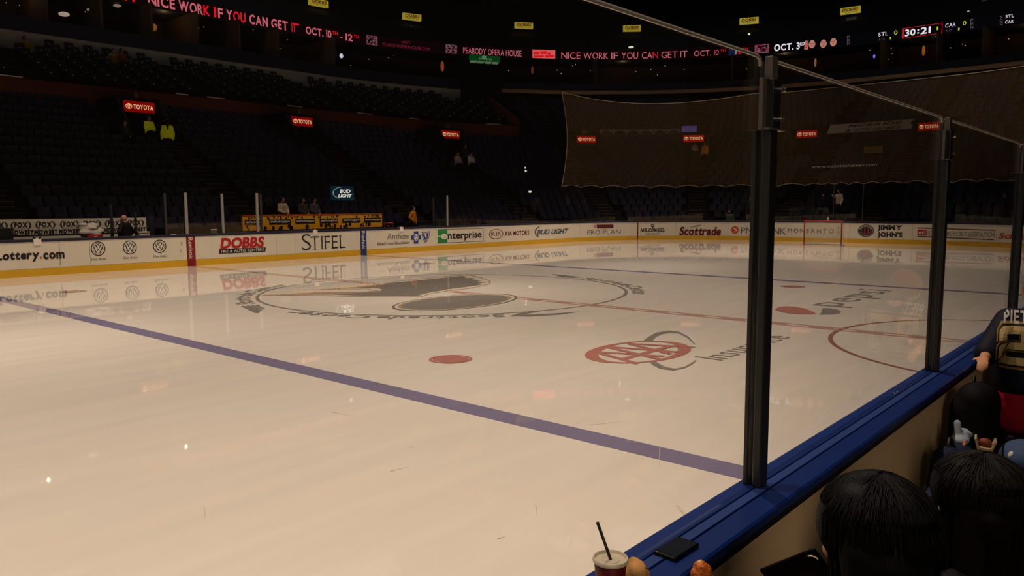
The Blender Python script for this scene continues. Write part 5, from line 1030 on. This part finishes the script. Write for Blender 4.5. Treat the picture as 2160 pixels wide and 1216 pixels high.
c4 = at_depth(2000, 950, 4.25); t = thing('backpack', 'navy bag on the floor against the near boards', 'bag', (c4.x, c4.y, .3)); fuse(MB().cap((c4.x, c4.y, .42), .11, (c4.x, c4.y, c4.z-.06), .085).cap((c4.x+.12, c4.y-.03, .42), .11, (c4.x+.12, c4.y-.03, c4.z-.07), .09), 'body', JEAN, t, .015, 4); MB().tube([(c4.x-.02, c4.y, c4.z), (c4.x+.02, c4.y, c4.z+.06), (c4.x+.08, c4.y, c4.z+.04), (c4.x+.1, c4.y, c4.z-.01)], .01, 6).build('handle', BLACK, t, smooth=True)
c5 = at_depth(2158, 968, 3.5); t = thing('denim_jacket', 'blue grey denim jacket draped over a near seat at the right edge', 'jacket', (c5.x, c5.y, c5.z-.2)); fuse(MB().ball(c5, (.13, .10, .085)).cap(c5-u*.05, .10, c5-u*.22, .11), 'cloth', mat('denim', (46, 62, 88), .8, .2, noise=.3, scale=50), t, .012, 4); MB().ball(c5+Vector((-.09, .03, .02)), (.02, .02, .03)).build('lining', mat('lining_pale', (170, 160, 150), .8), t, smooth=True)

# ================================================================== far people
def far_person(label, px, py_head, d, az, top, legs, hair, pose='stand', H=1.75, zf=None, arms='down', long_sleeve=True, hairlen=.0, skin=None, wide=1.0):
    s, ztop = ring_hit(px, py_head, d); base = rp(s, d, 0)
    f, r, u = frame(az)
    if zf is None: zf = ztop-(H if pose == 'stand' else H*.76)
    else: H = (ztop-zf)/(1 if pose == 'stand' else .76)
    k = H/1.75; base.z = zf; P = lambda a, b_, c: base+r*a*k*wide+f*b_*k+u*c*k
    hz = 1.62 if pose == 'stand' else 1.20; sh = hz-.22; hp = hz-.72
    t = person('person', label, tuple(base))
    b = MB(); head_into(b, P(0, .02, hz), az, .0, .112*k); b.cap(P(0, 0, hz-.1), .06*k, P(0, 0, sh), .065*k); b.cap(P(-.02*wide, 0, sh-.06), .13*k, P(.02*wide, 0, hp), .13*k)
    limbs = []; leg = []
    for q in (-1, 1):
        a = P(q*.18, 0, sh)
        if arms == 'down': e, h = P(q*.26, -.02, sh-.30), P(q*.25, .08, sh-.55)
        elif arms == 'akimbo': e, h = P(q*.36, -.04, sh-.26), P(q*.20, .08, sh-.46)
        elif arms == 'up' and q == 1: e, h = P(.34, .05, sh-.12), P(.44, .12, sh-.02)
        elif arms == 'lap': e, h = P(q*.25, .06, sh-.28), P(q*.10, .28, sh-.38)
        else: e, h = P(q*.27, -.02, sh-.28), P(q*.30, .10, sh-.52)
        limbs += [(a, .055*k, e, .048*k), (e, .046*k, h, .036*k)]; hand_into(b, h, (h-e).normalized(), u, .6, k, q)
        if pose == 'stand': kn, an = P(q*.11, .04, .48), P(q*.12, 0, .08)
        else: kn, an = P(q*.13, .42, hp+.03), P(q*.13, .40, .08)
        leg += [(P(q*.09, 0, hp), .09*k, kn, .065*k), (kn, .062*k, an, .045*k)]
        MB().cap(an-u*.03*k, .045*k, an+f*.16*k-u*.035*k, .04*k, 8).build('shoe', BLACK, t, smooth=True)
    for L_ in limbs+leg: b.cap(*L_)
    fuse(b, 'body', skin or SKIN2, t, .024*k, 2)
    g = MB(); g.cap(P(-.07, 0, sh-.06), .14*k*wide**.5, P(-.07, 0, hp+.02), .145*k*wide**.5); g.cap(P(.07, 0, sh-.06), .14*k*wide**.5, P(.07, 0, hp+.02), .145*k*wide**.5); g.cap(P(-.16, 0, sh-.01), .075*k, P(.16, 0, sh-.01), .075*k)
    for i, L_ in enumerate(limbs):
        if long_sleeve or i % 2 == 0: g.cap(L_[0], L_[1]+.025*k, L_[2], L_[3]+.022*k)
    fuse(g, 'top', top, t, .026*k, 2)
    g = MB(); g.cap(P(-.08, 0, hp), .13*k, P(.08, 0, hp), .13*k)
    for L_ in leg: g.cap(L_[0], L_[1]+.022*k, L_[2], L_[3]+.022*k)
    fuse(g, 'trousers', legs, t, .026*k, 2)
    if hair:
        g = MB(); g.ball(P(0, -.01, hz+.035), (.125*k, .125*k, .115*k)); g.cap(P(0, -.06, hz), .08*k, P(0, -.08, hz-.06-hairlen), .06*k); fuse(g, 'hair', hair, t, .02*k, 2)
    return t
CLOTH = lambda n, c, e=0: mat('cloth_'+n, c, .85, .15, noise=.15, scale=12)
HIVIZ = mat('cloth_hiviz', (214, 220, 40), .7, .2, emit=.06)
far_person('bald person in a black top standing at the white bench wall', 262, 453, 1.35, 2.3, JBLK, JBLK, None, zf=.1, arms='akimbo', wide=1.35)
far_person('person in a yellow jacket seated below the leftmost red car sign', 313, 244, 12.0, -1.4, HIVIZ, JBLK, HAIRD, 'sit', H=1.75, arms='lap')
far_person('person in a long yellow vest on the stairs right of the leftmost sign', 352, 252, 11.2, 1.3, HIVIZ, JBLK, HAIRD, H=1.8, hairlen=.3)
far_person('person in dark clothes with pale sleeve stripes seated left of the yellow jacket', 262, 254, 11.2, -1.4, CLOTH('dark', (40, 38, 40)), JBLK, HAIRD, 'sit', arms='lap')
far_person('dim person in grey standing behind the yellow vest', 348, 238, 13.0, -1.2, CLOTH('grey', (70, 68, 80)), JBLK, HAIRD, H=1.7)
far_person('person in a pale top seated left of a pair below the third sign', 965, 320, 8.6, -1.6, CLOTH('cream', (190, 172, 150)), JBLK, HAIRD, 'sit', arms='lap')
far_person('person in a white top seated right of a pair below the third sign', 993, 320, 8.6, -1.6, CLOTH('white', (214, 204, 196)), JBLK, HAIRB, 'sit', arms='lap')
far_person('dim person standing behind the seated pair below the third sign', 981, 304, 10.5, -1.6, CLOTH('dusk', (60, 56, 58)), JBLK, HAIRB, H=1.7)
far_person('person in an orange yellow shirt standing right of the yellow bench', 871, 435, 2.3, -1.2, CLOTH('amber_dark', (176, 104, 28)), JBLK, HAIRD, H=1.62, arms='akimbo')
sA = ring_x(871, 2.3, .4); struct(MB().band(sA-.5, sA+.5, [(2.0, .1), (2.0, ring_hit(871, 435, 2.3)[1]-1.62), (2.75, ring_hit(871, 435, 2.3)[1]-1.62), (2.75, .1)]).build('floor_step', CONC))
far_person('person in a pale top seated above the left part of the yellow bench', 595, 416, 4.2, -1.5, CLOTH('cream', (190, 172, 150)), JBLK, HAIRD, 'sit', arms='lap')
far_person('left one of two dim people seated above the middle of the yellow bench', 638, 417, 4.2, -1.5, CLOTH('dusk', (60, 56, 58)), JBLK, HAIRD, 'sit', arms='lap')
far_person('right one of two dim people seated above the middle of the yellow bench', 662, 417, 4.2, -1.5, CLOTH('grey', (70, 68, 80)), JBLK, HAIRB, 'sit', arms='lap')
far_person('person in a white hockey jersey standing behind the end glass', 1771, 399, 3.4, 2.6, CLOTH('jersey', (216, 198, 184)), JBLK, HAIRD, H=1.75, arms='up')
far_person('person in a dark team jersey left of the white jersey behind the end glass', 1738, 408, 4.2, 3.1, CLOTH('navy', (30, 34, 56)), JBLK, HAIRD, H=1.7)
far_person('person in a dull green top at the end glass left of the big post', 1540, 442, 1.2, 3.0, CLOTH('green', (74, 88, 70)), JBLK, HAIRD, zf=.1)
far_person('person in dark striped clothes behind the end glass beside the big post', 1584, 414, 3.4, 3.1, CLOTH('dark', (40, 38, 40)), JBLK, HAIRB, H=1.75)
far_person('dim person in cream standing in the exit left of the big post', 1466, 299, 12.9, 3.1, CLOTH('cream', (190, 172, 150)), JBLK, HAIRD, H=1.7)
far_person('dim person in yellow standing in the exit left of the big post', 1487, 300, 11.0, 3.1, CLOTH('amber', (224, 140, 36)), JBLK, HAIRD, H=1.7)
far_person('person in a dull yellow jacket on the club tier at top left', 52, 76, 21.4, -1.5, CLOTH('mustard', (150, 110, 20)), JBLK, HAIRD, H=1.75)
far_person('left one of two people on the club tier under the cream wall', 238, 103, 20.8, -1.5, CLOTH('mustard', (150, 110, 20)), JBLK, HAIRD, H=1.75)
far_person('right one of two people on the club tier under the cream wall', 256, 102, 20.8, -1.5, CLOTH('rust', (120, 50, 20)), JBLK, HAIRD, H=1.75)

# ================================================================== seats
PLATE = mat('seat_plate', (214, 206, 190), .3, .5, metal=.2)
def seat_parts():
    b = MB(); n = 6
    for (y0, y1, yo) in ((.20, .235, 0),):
        vs = []; 
        for j in range(5):
            z = .40+.46*j/4; lean = .05*j/4; hw = .235 if j < 4 else .20
            for i in range(n+1): x = -hw+2*hw*i/n; c = .035*(1-(x/.235)**2); vs += [(x, y0+lean+c, z), (x, y1+lean+c, z)]
        W2 = 2*(n+1); fs = []
        for j in range(4):
            for i in range(n):
                a = j*W2+2*i; fs += [(a, a+2, a+W2+2, a+W2), (a+1, a+W2+1, a+W2+3, a+3)]
        for i in range(n): a = 4*W2+2*i; fs.append((a, a+2, a+3, a+1)); a = 2*i; fs.append((a, a+1, a+3, a+2))
        for j in range(4): a = j*W2; fs.append((a, a+W2, a+W2+1, a+1)); a = j*W2+2*n; fs.append((a, a+1, a+W2+1, a+W2))
        b.add(vs, fs)
    p = MB(); p.prism([(-.21, .42), (-.21, .62), (-.17, .66), (.17, .66), (.21, .62), (.21, .42)], lambda t, x, z: Vector((x, t+(z-.42)*.18, z)), [.08, .14])
    f = MB()
    for x in (-.245, .235): f.box((x, .10, 0), (x+.012, .26, .60)); f.box((x-.01, .0, .58), (x+.022, .22, .61))
    return b, p, f
sb_, sp_, sf_ = seat_parts()
proto = bpy.data.objects.new('arena_seat', None); COL.objects.link(proto); proto.empty_display_size = .1
tag(proto, 'dark navy folding seat in the lower stand across the ice', 'seat', 'navy folding seats of the lower stand')
sb_.build('backrest', SEATB, proto, smooth=False, world=False); sp_.build('seat_pan', SEATB, proto, world=False); sf_.build('side_frame', BLACK, proto, world=False)
spots = []; FOLK = [o.matrix_world.translation.copy() if False else Vector(o.location) for o in bpy.data.objects if o.name.startswith('person') and o.parent is None]
def row_seats(dd, zz, s0, s1):
    s = s0
    while s < s1:
        st = .54*kk(s, dd); c = s+st/2; s += st
        if any(abs(c-a) < .62*kk(a, dd)+.25*kk(a, dd) for a in AIS) or (dd > 19.8 and k0-.4 < c < k1+.4) or abs(c-SCL) < .5 and dd > 14.4: continue
        if dd > 10.4 and any(abs(c-p) < 1.4*kk(p, dd) for p in PORT) and dd < 15.2: continue
        yield c
for dd, zz in ROWS:
    for c in row_seats(dd, zz, -9.5, S3+6): spots.append((c, dd+.45, zz))
for dd, zz in EN:
    for c in row_seats(dd, zz, SCL+.2, S3+6): spots.append((c, dd+.45, zz))
info = []
for c, d, z in spots:
    p, n = ring(c, d); q = Vector((p.x, p.y, z)); X, Y = proj((q.x, q.y, z+.7)); dist = (q-CAM).length
    if any((q-w).xy.length < .62 for w in FOLK): continue
    vis = -10 < X < 2170 and Y < (455 if c < 12 else 470)
    info.append((0 if vis else 1, dist, q, math.atan2(-n.x, n.y)))
info.sort(key=lambda a: (a[0], a[1]))
for i, (_v, _d, q, rz) in enumerate(info[:300]):
    o = proto if i == 0 else copy_tree(proto); o.location = q; o.rotation_euler = (0, 0, rz)
mb = MB()
for _v, _d, q, rz in info[300:]:
    M = Matrix.Translation(q) @ Matrix.Rotation(rz, 4, 'Z')
    for part in (sb_, sp_): mb.add([M @ Vector(v) for v in part.v], part.f)
me = bpy.data.meshes.new('arena_seats'); me.from_pydata([tuple(v) for v in mb.v], [], mb.f); me.materials.append(SEATB); o = bpy.data.objects.new('arena_seats', me); COL.objects.link(o)
tag(o, 'remaining rows of dark navy folding seats farther round the stands', 'seats', None, 'stuff')
# club tier: black chairs with a small bright plate on the back
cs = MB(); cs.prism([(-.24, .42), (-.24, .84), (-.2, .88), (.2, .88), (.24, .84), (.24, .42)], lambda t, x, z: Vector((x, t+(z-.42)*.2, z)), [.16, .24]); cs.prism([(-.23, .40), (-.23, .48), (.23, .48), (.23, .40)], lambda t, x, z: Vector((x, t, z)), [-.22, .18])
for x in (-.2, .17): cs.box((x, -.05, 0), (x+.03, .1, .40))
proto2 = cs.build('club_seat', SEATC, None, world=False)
mb = MB(); mb.ball((0, .20, .64), (.036, .02, .036), 8, 5); plate = mb.build('number_plate', PLATE, proto2, smooth=True, world=False)
tag(proto2, 'black club seat with a small bright plate in the tier above', 'seat', 'black club seats of the upper tier')
ci = []
for dd, zz in CL:
    s = -9.5
    while s < SCL-.3:
        st = 1.02*kk(s, dd); c = s+st/2; s += st
        if any(abs(c-(a+4.6)) < .7 for a in AIS): continue
        p, n = ring(c, dd+.5); q = Vector((p.x, p.y, zz)); X, Y = proj(q)
        if any((q-w).xy.length < .75 for w in FOLK) or (dd > 19.8 and k0-.6 < c < k1+.6): continue
        ci.append((0 if -10 < X < 2170 else 1, (q-CAM).length, q, math.atan2(-n.x, n.y)))
ci.sort(key=lambda a: (a[0], a[1])); k = 0
for _v, _d, q, rz in ci:
    if _v: break
    if k >= 300: break
    o = proto2 if k == 0 else copy_tree(proto2); o.location = q; o.rotation_euler = (0, 0, rz); k += 1
for a in AIS[:4]:
    mb = MB(); a += 4.6
    for dd, zz in CL: h = .5*kk(a, dd); mb.band(a-h, a+h, [(dd+.02, zz), (dd+.02, zz+.18), (dd+.42, zz+.18), (dd+.42, zz)], .6); mb.band(a-h, a+h, [(dd, zz+.001), (dd, zz+.03), (dd+.05, zz+.03), (dd+.05, zz+.001)], .6, 1); mb.band(a-h, a+h, [(dd+.01, zz+.181), (dd+.01, zz+.20), (dd+.07, zz+.20), (dd+.07, zz+.181)], .6, 1)
    if a < SCL: struct(mb.build('floor_stair', [CONC, mat('nosing_grey', (70, 68, 62), .7)]))
# seats under the near spectators
for x, lab in ((H1.x, 'dark folding seat under the person with black bobbed hair'), (H2.x, 'dark folding seat under the person with long brown hair'), (-7.25, 'dark folding seat under the jersey wearer')):
    s = bpy.data.objects.new('front_seat', None); COL.objects.link(s); tag(s, lab, 'seat')
    sb_.build('backrest', SEATB, s, world=False); MB().box((-.22, -.22, .40), (.22, .18, .45)).build('seat_pan', SEATB, s, world=False); sf_.build('side_frame', BLACK, s, world=False)
    yy = (H1.y if x == H1.x else H2.y if x == H2.x else -13.60)-.16
    if x == -7.25: s.location = (hip.x-.02, hip.y-.03, .3); s.rotation_euler = (0, 0, math.radians(10-90)); s.scale = (.85, .85, .55)
    elif x == -8.55: s.location = (cbag.x, cbag.y-.10, .3)
    else: s.location = (x, yy, .3)
